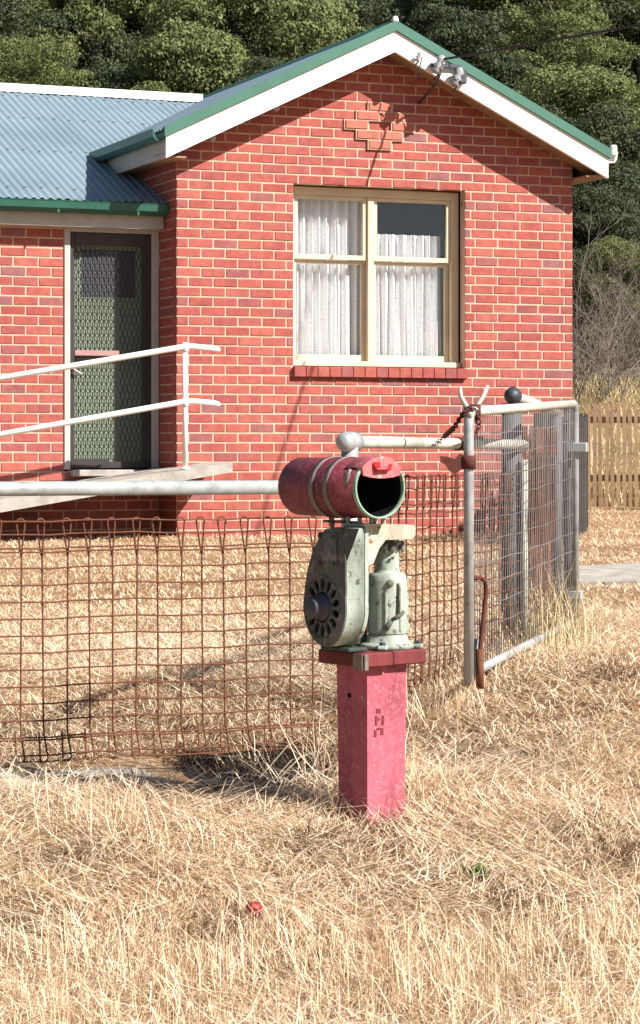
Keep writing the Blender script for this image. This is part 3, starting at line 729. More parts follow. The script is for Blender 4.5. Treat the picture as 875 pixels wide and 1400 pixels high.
# chain between the gate and the fence rail
lk = MB(); ring = []
for k in range(14):
    a = 2*math.pi*k/14; ring.append((.008*math.cos(a), 0, .0155*math.sin(a)))
rr = [Vector(p) for p in ring]; vv = []; ff = []
for k in range(14):
    t = (rr[(k+1) % 14]-rr[k-1]).normalized(); b = Vector((0,1,0)); a = t.cross(b)
    for j in range(5):
        w = 2*math.pi*j/5; vv.append(rr[k]+(a*math.cos(w)+b*math.sin(w))*.0032)
for k in range(14):
    for j in range(5): ff.append((k*5+j, k*5+(j+1) % 5, ((k+1) % 14)*5+(j+1) % 5, ((k+1) % 14)*5+j))
lk.add(vv, ff, True); lkm = lk.mesh('chain_link', M['darkrust'])
ch = thing('chain', 'rusty chain looped from the top of the open gate to the fence rail', 'chain', (gN.x, gN.y, 0))
def chain_run(path):
    path = [Vector(p) for p in path]; seg = []; k = 0
    L = sum((b-a).length for a, b in zip(path, path[1:])); n = max(2, int(L/.0235))
    for i in range(n):
        s_ = L*(i+.5)/n; acc = 0
        for a, b in zip(path, path[1:]):
            d = (b-a).length
            if acc + d >= s_ or b is path[-1]:
                p = a + (b-a)*((s_-acc)/d); t = (b-a).normalized(); break
            acc += d
        o = link('chain_link', lkm, ch, p); o.rotation_mode = 'QUATERNION'
        o.rotation_quaternion = t.to_track_quat('Z', 'Y') @ Quaternion((0,0,1), R(90)*(i % 2)+.5)
zt_ = ztp(0)
ra = px(606, 598, 9.22); ra = Vector((ra.x-gN.x, ra.y-gN.y, ra.z))
chain_run([ra, Vector((-.045,.12,zt_-.055)), Vector((-.018,-.02,zt_-.0)), Vector((.0,-.024,zt_+.012)), Vector((.035,.05,zt_+.0)), Vector((.04,.07,zt_-.05)), Vector((.022,.02,zt_-.085)), Vector((.01,.0,zt_-.09))])

# ---------------------------------------------------------------- letterbox on its post, made from an old pump
MY = 7.42; mbx = (508-CX)/F*MY
AL = math.atan2(-.82, .572)
mz = lambda y: E-(y-HY)/F*MY
post = thing('letterbox_post', 'square pink painted post carrying the pump letterbox, standing in dry grass', 'post', (mbx+.004, MY, 0), AL)
hb = .0755
q = MB(); zt_ = mz(907)
ringv = []
for zz_, s_ in ((-.2, .97), (-.05, .97), (.1,.98), (.25,1.0), (zt_,1.03)):
    ringv.append([(hb*s_, -hb*s_, zz_), (hb*s_, hb*s_-.014, zz_), (hb*s_-.014, hb*s_, zz_), (-hb*s_, hb*s_, zz_), (-hb*s_, -hb*s_, zz_)])
v = [p for g in ringv for p in g]; f = []
for i in range(4):
    for k in range(5): f.append((i*5+k, i*5+(k+1) % 5, (i+1)*5+(k+1) % 5, (i+1)*5+k))
f.append((20,21,22,23,24)); q.add(v, f); q.build('shaft', M['pink'], post)
q = MB(); pb = .118
q.box((-pb, -pb, zt_), (pb-.004, -.008, mz(888)), .004); q.build('top_board', M['plate'], post)
q = MB(); q.box((-pb, -.006, zt_+.002), (pb-.008, pb, mz(887)), .004); q.build('top_board', M['plate'], post)
q = MB(); q.box((pb-.003, -pb-.0, zt_-.008), (pb+.004, -pb+.014, mz(889)), .001); q.box((pb-.05,-pb-.005,zt_-.008),(pb-.0035,-pb-.0005,mz(889)),.001); q.build('corner_bracket', M['strap'], post)
# worn number and screw holes on the lit face (face at +x of the post)
dm = MB()
def mark(y, z, w, h): dm.box((hb*1.0-.004, y-w/2, z-h/2), (hb*1.015+.0012, y+w/2, z+h/2), .0005)
fy = lambda x: (x-502)*MY/F/.82 - hb
for (x, y, w, h) in ((516,968,6,6),(513,981,3,13),(522,981,3,13),(512,998,3,9),(521,996,4,9),(516,979,4,2.5),(516,992,5,2.5)): mark(fy(x+1), mz(y), w*MY/F*1.15, h*MY/F)
dm.build('worn_marks', M['plate'], post)
dm = MB(); T = Matrix.Translation((-.012, -hb*1.03-.0008, mz(949))) @ Matrix.Rotation(R(90),4,'X'); dm.lathe([(0,.001),(.007,.001),(.008,-.006)], 10, T); dm.build('bolt_hole', M['black'], post)

pump = thing('hand_pump', 'pale green cast iron pump with a grimy round guard, bolted on the pink post', 'pump', (mbx, MY, mz(887)), AL)
pz = lambda y: mz(y) - mz(887)
# gearbox: teardrop casing, face towards -Y, the upper right front edge cut back
zc0 = pz(828); topz = pz(717); FV = -.168; BV = -.088; zk = pz(763)
pear = []
for k in range(33):
    a = R(170) + R(200)*k/32; pear.append((-.006+.112*math.cos(a), zc0 + .120*math.sin(a)))
pear += [(.106, pz(800)), (.1045, pz(763)), (.1055, pz(740)), (.106, topz), (.05, topz+.002), (-.003, pz(719)), (-.035, pz(731)), (-.07, pz(751)), (-.098, pz(778)), (-.112, pz(803))]
def cut(t, z): return max(0.0, (z-zk)/(topz-zk)) if t > .08 else 0.0
face_out = []
rings = [[], [], [], [], []]
cxp, czp = .0, zc0+.03
def ins(t, z, d): k_ = 1-d/.11; return (cxp+(t-cxp)*k_, czp+(z-czp)*k_)
for t, z in pear:
    c_ = cut(t, z); tf_ = t-.018*c_
    i4 = ins(tf_, z, .004); face_out.append(i4)
    rings[0].append((t, BV, z)); rings[1].append((t, BV-.012, z)); i3 = ins(t, z, .003); rings[2].append((i3[0], BV-.0125, i3[1]))
    i3 = (i3[0]+.042*c_, i3[1]); fv = FV+.005+.013*c_
    rings[3].append((i3[0], max(fv, FV+.005), i3[1])); rings[4].append((i4[0], FV+.0005, i4[1]))
q = MB(); n_ = len(pear); v = [p for g in rings for p in g]; f = []
for i in range(4):
    for k in range(n_): f.append((i*n_+k, i*n_+(k+1) % n_, (i+1)*n_+(k+1) % n_, (i+1)*n_+k))
f.append(tuple(range(n_)))
q.add(v, f, False)
for k in range(n_): q.sm[2*n_+k] = True
body = q.build('gearbox', M['pump'], pump); body.data.materials.append(M['grime'])
for k in range(3*n_, 4*n_): body.data.polygons[k].material_index = 1  # front facet's shade put in by colour, using the dark face material
# face plate with a real ring of holes
n_h = 14; dc = (-.016, pz(828)); rh = .052
fp = MB()
outer = face_out
segs = []
def facept(r, a): return (dc[0]+r*math.cos(a), dc[1]+r*math.sin(a))
per = 8
def ray_outer(a):
    best = None; ca, sa = math.cos(a), math.sin(a)
    for (x0,y0),(x1,y1) in zip(outer, outer[1:]+outer[:1]):
        ex, ey = x1-x0, y1-y0; den = ca*ey-sa*ex
        if abs(den) < 1e-9: continue
        t = ((x0-dc[0])*ey-(y0-dc[1])*ex)/den; u = ((x0-dc[0])*sa-(y0-dc[1])*ca)/den
        if t > 0 and -1e-6 <= u <= 1+1e-6 and (best is None or t > best): best = t
    return best or .1
for k in range(n_h*per):
    a0 = 2*math.pi*k/(n_h*per); a1 = 2*math.pi*(k+1)/(n_h*per); ph = k % per
    def holes(a, i):
        u = abs((i/per)-.5)*2; w = max(0, 1-(u/.74)**2); hgt = .020*math.sqrt(w); return (.067-hgt, .067+hgt)
    i0, o0 = holes(a0, ph); i1, o1 = holes(a1, ph+1)
    r0, r1 = ray_outer(a0), ray_outer(a1)
    A_ = [facept(.0455,a0), facept(.0455,a1), facept(i1,a1), facept(i0,a0)]; B_ = [facept(o0,a0), facept(o1,a1), facept(r1,a1), facept(r0,a0)]
    for Q in (A_, B_):
        fp.add([(x, FV, z) for x, z in Q], [(0,1,2,3)])
    fp.add([(facept(r0,a0)[0],FV,facept(r0,a0)[1]), (facept(r1,a1)[0],FV,facept(r1,a1)[1]), (facept(r1,a1)[0]*1.0,FV+.004,facept(r1,a1)[1]), (facept(r0,a0)[0],FV+.004,facept(r0,a0)[1])], [(0,1,2,3)])
    for (ra_, rb_) in ((i0,i1),(o0,o1)):
        x0,z0__ = facept(ra_,a0); x1,z1__ = facept(rb_,a1); fp.add([(x0,FV,z0__),(x1,FV,z1__),(x1,FV+.010,z1__),(x0,FV+.010,z0__)], [(0,1,2,3)])
face = fp.build('guard_face', M['grime'], body)
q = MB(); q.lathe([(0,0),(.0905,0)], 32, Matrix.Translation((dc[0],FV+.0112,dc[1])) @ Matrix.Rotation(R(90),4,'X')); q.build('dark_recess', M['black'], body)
q = MB(); T = Matrix.Translation((dc[0],FV,dc[1])) @ Matrix.Rotation(R(90),4,'X')
q.lathe([(.0458,-.01),(.0458,.001),(.0465,.003),(.0475,.001)], 28, T); q.lathe([(.090,.0),(.0915,.004),(.094,.004),(.096,.0)], 36, T); q.build('guard_ring', M['grime'], face)
q = MB(); q.lathe([(.0425,-.012),(.040,.003),(.036,.007),(.0325,.009),(.0325,.042),(.028,.047),(0,.048)], 24, T); q.build('shaft_hub', M['iron'], body)
q = MB()
bx0, bx1 = -.030, .062
q.box((bx0, FV-.006, pz(773)), (bx1, FV-.0005, pz(726)), .004); q.build('cover_plate', M['grime'], body)
q = MB()
for (x, y) in ((-.018,731),(.050,731),(-.02,768),(.052,768)):
    q.lathe([(.007,0),(.007,.006),(0,.007)], 6, Matrix.Translation((x, FV-.006, pz(y))) @ Matrix.Rotation(R(90),4,'X'), False)
q.build('cover_bolts', M['iron'], body)
# neck arm from the gearbox across to the cylinder
q = MB(); z1_, z0_ = pz(716), pz(737)
q.prism([(BV+.001, z1_), (.098, z1_-.003), (.106, z1_-.010), (.106, z1_-.030), (.094, z0_), (-.005, z0_), (-.028, pz(748)), (-.05, pz(768)), (-.072, pz(772)), (BV+.001, pz(772))], -.012, .078, Matrix(((0,0,1,0),(1,0,0,0),(0,1,0,0),(0,0,0,1))))
q.build('neck_arm', M['pumpcream'], pump)
# cylinder column
def ribs(par):
    for a in (-40, 5, 48):
        q = MB(); T_ = Matrix.Translation((0, .058, 0)) @ Matrix.Rotation(R(a),4,'Z'); q.box((.056,-.005,.05),(.0635,.005,pz(805)),.003, T_); q.build('rib', M['pump'], par)
cv = .058
Tc = Matrix.Translation((.0, cv, 0))
q = MB(); q.lathe([(.0,0),(.085,0),(.085,.010),(.080,.016),(.064,.020),(.062,.036),(.056,.042),(.054,.05)], 28, Tc)
for k in range(4):
    a = R(45+90*k); q.box((-.022,-.015,0),(.022,.015,.014),.004, Tc @ Matrix.Rotation(a,4,'Z') @ Matrix.Translation((.085,0,0)))
fl_ = q.build('base_flange', M['pump'], pump)
q = MB()
for k in range(4):
    a = R(45+90*k); q.lathe([(.010,0),(.010,.009),(0,.010)], 6, Tc @ Matrix.Rotation(a,4,'Z') @ Matrix.Translation((.092,0,.014)), False)
q.build('flange_bolts', M['iron'], fl_)
q = MB(); q.lathe([(.0595,.045),(.0595,pz(795)),(.057,pz(788)),(.051,pz(784)),(.038,pz(783)),(.0385,pz(781)),(.036,pz(780))], 28, Tc); cyl = q.build('cylinder', M['pump'], pump); ribs(cyl)
q = MB(); q.lathe([(.0365,pz(781)),(.0365,pz(752)),(.035,pz(746)),(.035,pz(737))], 24, Tc); top = q.build('cylinder_head', M['pump'], pump)
q = MB()
for (dx, dy) in ((.044,-.012),(.032,.03)):
    q.lathe([(.0,.016),(.009,.014),(.012,.004),(.012,-.012)], 10, Tc @ Matrix.Translation((dx*.95,dy,pz(747))) ); q.lathe([(.006,-.02),(.0,-.03)], 8, Tc @ Matrix.Translation((dx,dy,pz(752))))
q.build('head_bolts', M['grime'], top)
for s_ in (-1, 1):
    q = MB(); aa = [R(-20+44*k) for k in range(6)]
    q.tube([Vector((.034, cv+.019*s_+.014*math.cos(a)*s_, pz(752)+.022*math.sin(a))) for a in aa], .0055, 7); q.build('lug', M['pump'], top)
q = MB()
q.tube([(.060,cv-.004,pz(797)),(.066,cv-.002,pz(803)),(.064,cv-.006,pz(838))], .0045, 6); q.tube([(.056,cv-.022,pz(846)),(.066,cv+.002,pz(840)),(.062,cv+.014,pz(836))], .006, 6)
q.tube([(.046,cv-.040,pz(860)),(.056,cv-.026,pz(848))], .009, 6); q.lathe([(.0,.008),(.010,.006),(.012,0)], 10, Matrix.Translation((.052,cv-.028,pz(797))) @ Matrix.Rotation(R(60),4,'Y')); q.build('rod_linkage', M['grime'], cyl)
q = MB(); q.box((-.07, BV+.001, pz(885)), (-.03, .012, pz(790)), .01); q.build('rear_casting', M['pumpdark'], pump)
q = MB(); q.box((-.07, FV+.03, 0), (.075, BV+.02, .012), .003); q.build('foot', M['pumpdark'], pump)

lbx = thing('letterbox', 'dark red pipe letterbox with an open green rimmed mouth, strapped on top of the pump', 'letterbox', (mbx, MY, mz(706)), AL)
bz = mz(666) - mz(706); Rb = .0885; vb = -.080
tf, tb = .150, -.262
def X_(t): return Matrix.Translation((t, vb, bz)) @ Matrix.Rotation(R(90),4,'Y')
q = MB(); q.lathe([(Rb-.003, tb+.012),(Rb-.003, tf),(Rb, tf),(Rb, tb+.014),(Rb-.004, tb+.006),(Rb-.014, tb),(0, tb-.004)], 40, X_(0)); barrel = q.build('barrel', M['redpipe'], lbx)
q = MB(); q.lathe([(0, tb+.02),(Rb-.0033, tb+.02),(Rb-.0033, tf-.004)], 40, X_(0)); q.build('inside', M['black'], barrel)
q = MB(); a_c = R(31)
# rim: local X of the lathe points down after the rotation, so angles are measured from straight down
q.lathe([(Rb-.004, tf-.01),(Rb-.004, tf+.004),(Rb+.0018, tf+.004),(Rb+.0018, tf-.010)], 40, X_(0), a0=-R(133), a1=R(133)); q.build('rim', M['rim'], barrel)
q = MB(); poly = []
for k in range(15):
    a = math.pi/2 + R(50)*(1-2*k/14); poly.append(((Rb+.004)*math.cos(a), (Rb+.004)*math.sin(a)))
poly += [(.066,.037),(.04,.031),(0,.028),(-.04,.031),(-.066,.037)]
Mf = Matrix(((0,0,1,tf+.002),(1,0,0,vb),(0,1,0,bz),(0,0,0,1)))
q.prism(poly, -.002, .009, Mf); cap = q.build('top_cap', M['pinkcap'], barrel)
q = MB(); q.lathe([(Rb+.0005,tf-.075),(Rb+.004,tf-.07),(Rb+.0045,tf)], 24, X_(0), a0=math.pi-R(50), a1=math.pi+R(50)); q.build('hood', M['pinkcap'], barrel)
q = MB(); q.tube([(tf+.012,vb-.03,bz+.064),(tf+.022,vb-.026,bz+.054),(tf+.022,vb+.02,bz+.056),(tf+.012,vb+.03,bz+.066)], .0055, 8); q.box((tf+.0115,vb-.034,bz+.052),(tf+.018,vb-.008,bz+.076),.003); q.build('cap_handle', M['brightred'], cap)
for ts in (-.075, .0):
    q = MB(); q.lathe([(Rb+.0008,ts-.011),(Rb+.004,ts-.011),(Rb+.004,ts+.011),(Rb+.0008,ts+.011)], 40, X_(0), closed=True); st = q.build('strap', M['strap'], lbx)
    q = MB(); q.box((ts-.010,vb-.018,bz-Rb-.03),(ts+.010,vb-.008,bz-Rb+.002),.003); q.tube([(ts-.003,vb-.04,bz-Rb-.012),(ts,vb+.025,bz-Rb-.016)], .005, 6); q.tube([(ts-.004,vb-.016,bz-Rb-.075),(ts+.01,vb-.013,bz-Rb-.01)], .006, 6); q.build('strap_bolt', M['strap'], st)
q = MB()
for (dx, dy) in ((.02,-.02),(.05,.0),(.08,.02),(.10,.05),(.06,.05)):
    q.tube([(dx, vb+dy, -.024), (dx, vb+dy, bz-Rb+.004)], .0075, 6)
q.box((.0,vb-.03,-.024),(.11,vb+.06,-.019)); q.build('mounting_bolts', M['pumpcream'], lbx)
q = MB(); q.box((tf-.055,vb-Rb-.006,bz+.012),(tf-.03,vb-Rb+.006,bz+.045),.003); q.tube([(tf-.05,vb-Rb-.004,bz+.0),(tf-.03,vb-Rb+.004,bz+.055)], .006, 6); q.build('cap_hinge', M['strap'], barrel)

# concrete edging under the front fence
ed = MB()
aE, bE = C0+dirL*.74, C0+dirL*3.4; nrm = Vector((sT, -cT))
v = []; f = []; NN = 24
for k in range(NN+1):
    p = aE+(bE-aE)*k/NN; w = .36+.03*math.sin(k*1.3)
    for (d, dz) in ((-.08,.012),(.02,.016),(w-.03,.008),(w,-.02),(w,-.2)):
        c_ = p + nrm*d; v.append((c_.x, c_.y, float(gz(c_.x,c_.y))+dz if dz > -.1 else -.4))
for k in range(NN):
    for j in range(4): f.append((k*5+j, k*5+j+1, (k+1)*5+j+1, (k+1)*5+j))
ed.add(v, f); tag(ed.build('edging', M['concrete']), kind='structure')

# ---------------------------------------------------------------- paling fence at the back
pf = thing('paling_fence', 'brown timber paling fence beyond the lawn at right', 'fence', (3.2, 29.9, 0), R(-13))
pick = {}; pick_s = {}
for hk in range(3):
    q = MB(); h_ = 1.24+.02*hk; w = .043
    q.prism([(-w/2,0),(w/2,0),(w/2,h_-.05),(w/2-.012,h_),(-w/2+.012,h_),(-w/2,h_-.05)], -.011, .011, Matrix(((1,0,0,0),(0,0,-1,0),(0,1,0,0),(0,0,0,1)))); pick[hk] = q.mesh('paling', M['timber'])
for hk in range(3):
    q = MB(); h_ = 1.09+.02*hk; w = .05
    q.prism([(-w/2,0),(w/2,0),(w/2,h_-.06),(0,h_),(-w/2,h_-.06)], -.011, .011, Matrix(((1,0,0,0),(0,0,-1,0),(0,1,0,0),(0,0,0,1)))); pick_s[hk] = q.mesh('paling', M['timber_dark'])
for k in range(46):
    xx = .03+.0715*k
    o = link('paling', pick[rnd.randrange(3)], pf, (xx, rnd.uniform(-.004,.004), float(gz(3.2+xx*.97, 29.9-xx*.22))+.03)); o.rotation_euler = (0, rnd.uniform(-.012,.012), rnd.uniform(-.06,.06))
for z in (.32, 1.02):
    q = MB(); q.box((0,.018,.36+z),(3.3,.06,.36+z+.08)); q.build('rail', M['timber'], pf)
sf_ = thing('paling_fence', 'shaded side run of paling fence going back past the right corner of the house', 'fence', (0, 0, 0))
run = [Vector((1.80, 20.3)), Vector((2.50, 23.3)), Vector((3.17, 29.85))]
for a, b in zip(run, run[1:]):
    d = b-a; n = int(d.length/.0715); an = math.atan2(d.y, d.x)
    for k in range(n):
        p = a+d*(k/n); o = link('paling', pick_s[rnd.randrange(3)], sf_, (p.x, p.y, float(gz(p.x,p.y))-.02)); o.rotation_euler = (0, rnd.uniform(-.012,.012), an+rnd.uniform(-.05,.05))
    for z in (.3, .9):
        q = MB(); q.tube([(a.x, a.y-.01, .29+z), (b.x, b.y-.01, .34+z)], .014, 4, False); q.build('rail', M['timber_dark'], sf_)
q = MB(); q.box((1.74,20.2,.1),(1.83,20.29,1.36),.01); q.build('post', M['timber_dark'], sf_)

# ---------------------------------------------------------------- apple
ap = onground(347, 1270); az = float(gz(ap.x, ap.y))
t = thing('apple', 'small red apple lying in the dry grass in the foreground', 'apple', (ap.x, ap.y, az+.05))
q = MB(); q.lathe([(0,-.016),(.007,-.020),(.014,-.019),(.021,-.005),(.0215,.005),(.016,.0165),(.008,.018),(.0,.012)], 18); q.build('flesh', M['apple'], t)
q = MB(); q.tube([(0,0,.010),(.002,.001,.020)], .0012, 5); q.build('stalk', M['darkrust'], t)

# ---------------------------------------------------------------- dry grass
nr = np.random.default_rng(4)
def blades(name, base, length, width, az, lean, curl, mat, kink=None):
    n = len(base)
    dirh = np.stack([np.cos(az), np.sin(az), np.zeros(n)], 1); sidev = np.stack([-np.sin(az+nr.normal(0,.6,n)), np.cos(az), np.zeros(n)], 1)
    up = np.array([0,0,1.0])
    t1 = dirh*np.sin(lean)[:,None] + up*np.cos(lean)[:,None]; l2 = lean+curl
    t2 = dirh*np.sin(l2)[:,None] + up*np.cos(l2)[:,None]
    mid = base + t1*(length*.5)[:,None]; tip = mid + t2*(length*.5)[:,None]
    w = (width/2)[:,None]
    V = np.stack([base-sidev*w, base+sidev*w, mid+sidev*w*.85, mid-sidev*w*.85, tip], 1).reshape(-1,3)
    o = (np.arange(n)*5)[:,None]
    loops = np.concatenate([o+np.array([[0,1,2,3]]), o+np.array([[3,2,4]])], 1).ravel()
    ls = np.stack([np.arange(n)*7, np.arange(n)*7+4], 1).ravel()
    me = bpy.data.meshes.new(name); me.vertices.add(len(V)); me.vertices.foreach_set('co', V.ravel().astype(np.float32))
    me.loops.add(len(loops)); me.loops.foreach_set('vertex_index', loops.astype(np.int32))
    me.polygons.add(len(ls)); me.polygons.foreach_set('loop_start', ls.astype(np.int32))
    me.materials.append(mat); me.update(calc_edges=True); me.validate()
    return tag(link(name, me), kind='stuff')
def house_local(X, Y):
    dx, dy = X-HO.x, Y-HO.y; return dx*cT+dy*sT, dx*sT-dy*cT
def scatter(n, y0, y1, margin=.25, xpow=1.0):
    Y = y0 + (y1-y0)*nr.random(n)**xpow; hw = .131*Y+margin; X = (nr.random(n)*2-1)*hw
    l, nn = house_local(X, Y)
    k = ~(((l > -5) & (l < W+.05) & (nn < .03)))
    k &= ~((np.abs(X-mbx-.004)+np.abs(Y-MY) < .10)); k &= ~((np.abs(X-mbx) < .11) & (Y > MY-.40) & (Y < MY) & (nr.random(n) < .55))
    k &= ~((X > 1.6) & (Y > 15.35-.1*(X-1.8)) & (Y < 17.0-.1*(X-1.8)) & (nr.random(n) < .97))
    q = (X-C0.x)*nrm.x + (Y-C0.y)*nrm.y; al = (X-C0.x)*dirL.x+(Y-C0.y)*dirL.y
    k &= ~((q > -.05) & (q < .33) & (al > .6) & (nr.random(n) < .72))
    k &= ~((al > .04) & (al < .74) & (q > -.30) & (q < .56) & (nr.random(n) < .97))
    k &= ~((q > -.30) & (q < -.0) & (al > -.3) & (nr.random(n) < .6))
    return X[k], Y[k]
def clump(X, Y, s):
    return .5+.5*np.sin(X*s+1.7*np.sin(Y*s*.83+.5))*np.sin(Y*s*1.13+1.3*np.sin(X*s*.71))
def lay(name, n, y0, y1, L, Wd, leanr, mat, thr=None, s=3.0, xpow=1.0, zoff=0.0, margin=.25, comb_=None):
    X, Y = scatter(n, y0, y1, margin, xpow)
    if thr is not None:
        k = clump(X, Y, s) + nr.normal(0,.18,len(X)) > thr; X, Y = X[k], Y[k]
    m_ = len(X); Z = gz(X, Y) + zoff*nr.random(m_)
    c = clump(X, Y, 2.3)
    ln = nr.uniform(L[0], L[1], m_)*(.75+.5*c)
    return blades(name, np.stack([X,Y,Z],1), ln, nr.uniform(Wd[0],Wd[1],m_), (nr.uniform(0,6.283,m_) if comb_ is None else comb(X,Y)+nr.normal(0,comb_,m_)+np.pi*(nr.random(m_)<.35)), nr.uniform(leanr[0],leanr[1],m_), nr.uniform(-.3,1.1,m_), mat)
def comb(X, Y): return 3.0*np.sin(X*2.3+1.1*np.sin(Y*1.7))+2.4*np.sin(Y*2.9+.8*np.sin(X*3.1))
lay('dry_grass', 80000, 5.3, 8.3, (.015,.06), (.0012,.0030), (.5,1.5), M['straw'], .12, 3.7, 1, .02)
lay('fallen_straw', 46000, 5.3, 8.6, (.06,.20), (.0013,.0030), (1.1,1.58), M['straw'], .25, 3.1, 1, .05, comb_=.55)
lay('standing_grass', 9000, 5.3, 6.25, (.06,.17), (.0014,.0028), (0,.7), M['straw'], .45, 4.0, 1)
lay('lawn_grass', 95000, 8.3, 13.5, (.015,.06), (.0018,.0036), (.6,1.55), M['straw'], .12, 3.2, 1.25, .02)
lay('fallen_straw', 22000, 8.6, 13, (.06,.2), (.002,.0042), (1.15,1.6), M['straw'], .3, 2.6, 1.2, .05, comb_=.6)
lay('far_lawn_grass', 120000, 12.5, 30, (.02,.07), (.003,.0062), (.7,1.55), M['straw'], .1, 2.1, 1.1, .02, .6)
lay('fallen_straw', 6000, 5.3, 8.4, (.10,.30), (.0022,.0040), (1.25,1.62), M['straw_pale'], .3, 2.1, 1, .07, comb_=.8)
lay('fallen_straw', 3500, 8.5, 12, (.08,.22), (.003,.0046), (1.2,1.62), M['straw_pale'], .3, 2.1, 1, .06, comb_=.8)
lay('dead_grass', 15000, 5.3, 9.5, (.02,.09), (.002,.0042), (.7,1.6), M['straw_dark'], .62, 2.6, 1, .03)
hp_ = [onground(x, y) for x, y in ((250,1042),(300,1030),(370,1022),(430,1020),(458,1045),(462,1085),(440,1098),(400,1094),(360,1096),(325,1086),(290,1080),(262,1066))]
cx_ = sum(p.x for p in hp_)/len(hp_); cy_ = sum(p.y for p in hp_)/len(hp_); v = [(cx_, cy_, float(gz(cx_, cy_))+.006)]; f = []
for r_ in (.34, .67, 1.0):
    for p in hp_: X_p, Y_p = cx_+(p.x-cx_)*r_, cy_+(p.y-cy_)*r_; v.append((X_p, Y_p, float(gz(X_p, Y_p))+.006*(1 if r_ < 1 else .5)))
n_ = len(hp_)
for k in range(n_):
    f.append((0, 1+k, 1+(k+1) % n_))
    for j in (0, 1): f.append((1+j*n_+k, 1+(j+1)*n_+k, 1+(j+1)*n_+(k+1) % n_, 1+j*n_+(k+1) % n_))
tag(MB().add(v, f, True).build('dark_patch', M['dark_patch']), kind='structure')
def patch(spots, name, n, L, Wd, mat, sx, sy, leanr):
    for (x, y, k_) in spots:
        p = onground(x, y); m_ = int(n*k_); X = nr.normal(p.x, sx*k_, m_); Y = nr.normal(p.y, sy*k_, m_)
        yield np.stack([X, Y, gz(X, Y)+.03*nr.random(m_)], 1)
def patches(spots, name, n, L, Wd, mat, sx, sy, leanr=(.6,1.6)):
    B = np.concatenate(list(patch(spots, name, n, L, Wd, mat, sx, sy, leanr))); m_ = len(B)
    return blades(name, B, nr.uniform(L[0],L[1],m_), nr.uniform(Wd[0],Wd[1],m_), nr.uniform(0,6.283,m_), nr.uniform(leanr[0],leanr[1],m_), nr.uniform(-.2,.9,m_), mat)
patches([(690,1055,1.1),(640,1040,.7),(560,1140,.9),(500,1150,.8),(420,1160,.8),(860,1175,.8),(790,1140,.7),(720,1240,.7),(110,1180,.7),(380,1345,.6),(780,1330,.6),(30,1270,.6),(300,1285,.6),(640,905,.5),(840,930,.7)], 'dead_grass', 300, (.03,.10), (.0022,.0045), M['straw_dark'], .09, .10)
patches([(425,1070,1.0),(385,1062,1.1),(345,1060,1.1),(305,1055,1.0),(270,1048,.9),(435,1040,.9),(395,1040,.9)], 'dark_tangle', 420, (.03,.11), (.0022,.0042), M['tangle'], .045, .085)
patches([(455,1090,.8),(420,1078,.7),(370,1075,.6)], 'pale_stalks', 26, (.15,.36), (.0026,.0042), M['straw_pale'], .07, .05, (.7,1.45))
patches([(800,1310,1.3),(840,1370,1.2),(60,1340,1.1),(250,1370,1.1),(560,1380,1.0),(150,1150,1.0),(610,990,1.0)], 'tall_tufts', 150, (.09,.22), (.0016,.0030), M['straw'], .10, .08, (.05,.75))
# tufts: round the gate, the fence foot and the post
def tuft(name, spots, n, L, Wd, mat, spread, leanr=(.05,.7)):
    B = []; 
    for (x, y, s_) in spots:
        k = int(n*s_); B.append(np.stack([nr.normal(x, spread*s_, k), nr.normal(y, spread*s_, k)], 1))
    B = np.concatenate(B); Z = gz(B[:,0], B[:,1]); m_ = len(B)
    return blades(name, np.column_stack([B, Z]), nr.uniform(L[0],L[1],m_), nr.uniform(Wd[0],Wd[1],m_), nr.uniform(0,6.283,m_), nr.uniform(leanr[0],leanr[1],m_), nr.uniform(0,.7,m_), mat)
gp = [px(752, 860, 10.4), px(768, 870, 10.3), px(735, 880, 10.0), px(745, 850, 10.9)]
tuft('gate_tuft', [(p.x, p.y, 1.0) for p in gp], 150, (.15,.48), (.0022,.0045), M['straw_yellow'], .085, (.0,.6))
tuft('gate_tuft', [(.40+.1*k, 8.75+.3*k, 1.0) for k in range(6)], 110, (.06,.18), (.0025,.0045), M['straw'], .08)
fs = [C0+dirL*(.35+.16*k)+nrm*rnd.uniform(-.02,.3) for k in range(14)]; fs = fs[:1] + fs[5:]
tuft('fence_tuft', [(p.x, p.y, rnd.uniform(.5,1)) for p in fs[::2]], 46, (.10,.30), (.0016,.0032), M['straw'], .06, (.2,1.1))
tuft('fence_tuft', [(-.02,7.95,.7),(.05,8.1,.8),(.25,7.9,.8)], 60, (.12,.34), (.0016,.003), M['straw'], .07, (.2,1.1))
tuft('post_tuft', [(mbx-.1,MY+.04,.8),(mbx+.1,MY+.05,.8),(mbx+.2,MY+.25,1)], 150, (.07,.24), (.0015,.003), M['straw'], .06, (.2,1.2))
wd = onground(655, 1210)
B = blades('green_weed', np.column_stack([nr.normal(wd.x,.018,60), nr.normal(wd.y,.02,60), np.full(60, float(gz(wd.x,wd.y))+.03)]), nr.uniform(.02,.05,60), nr.uniform(.005,.009,60), nr.uniform(0,6.28,60), nr.uniform(.4,1.3,60), nr.uniform(0,.5,60), M['weed'])
wd = onground(45, 1222)
B = blades('green_weed', np.column_stack([nr.normal(wd.x,.05,160), nr.normal(wd.y,.04,160), np.full(160, float(gz(wd.x,wd.y)))]), nr.uniform(.04,.10,160), nr.uniform(.002,.004,160), nr.uniform(0,6.28,160), nr.uniform(.1,.8,160), nr.uniform(0,.5,160), M['straw_yellow'])
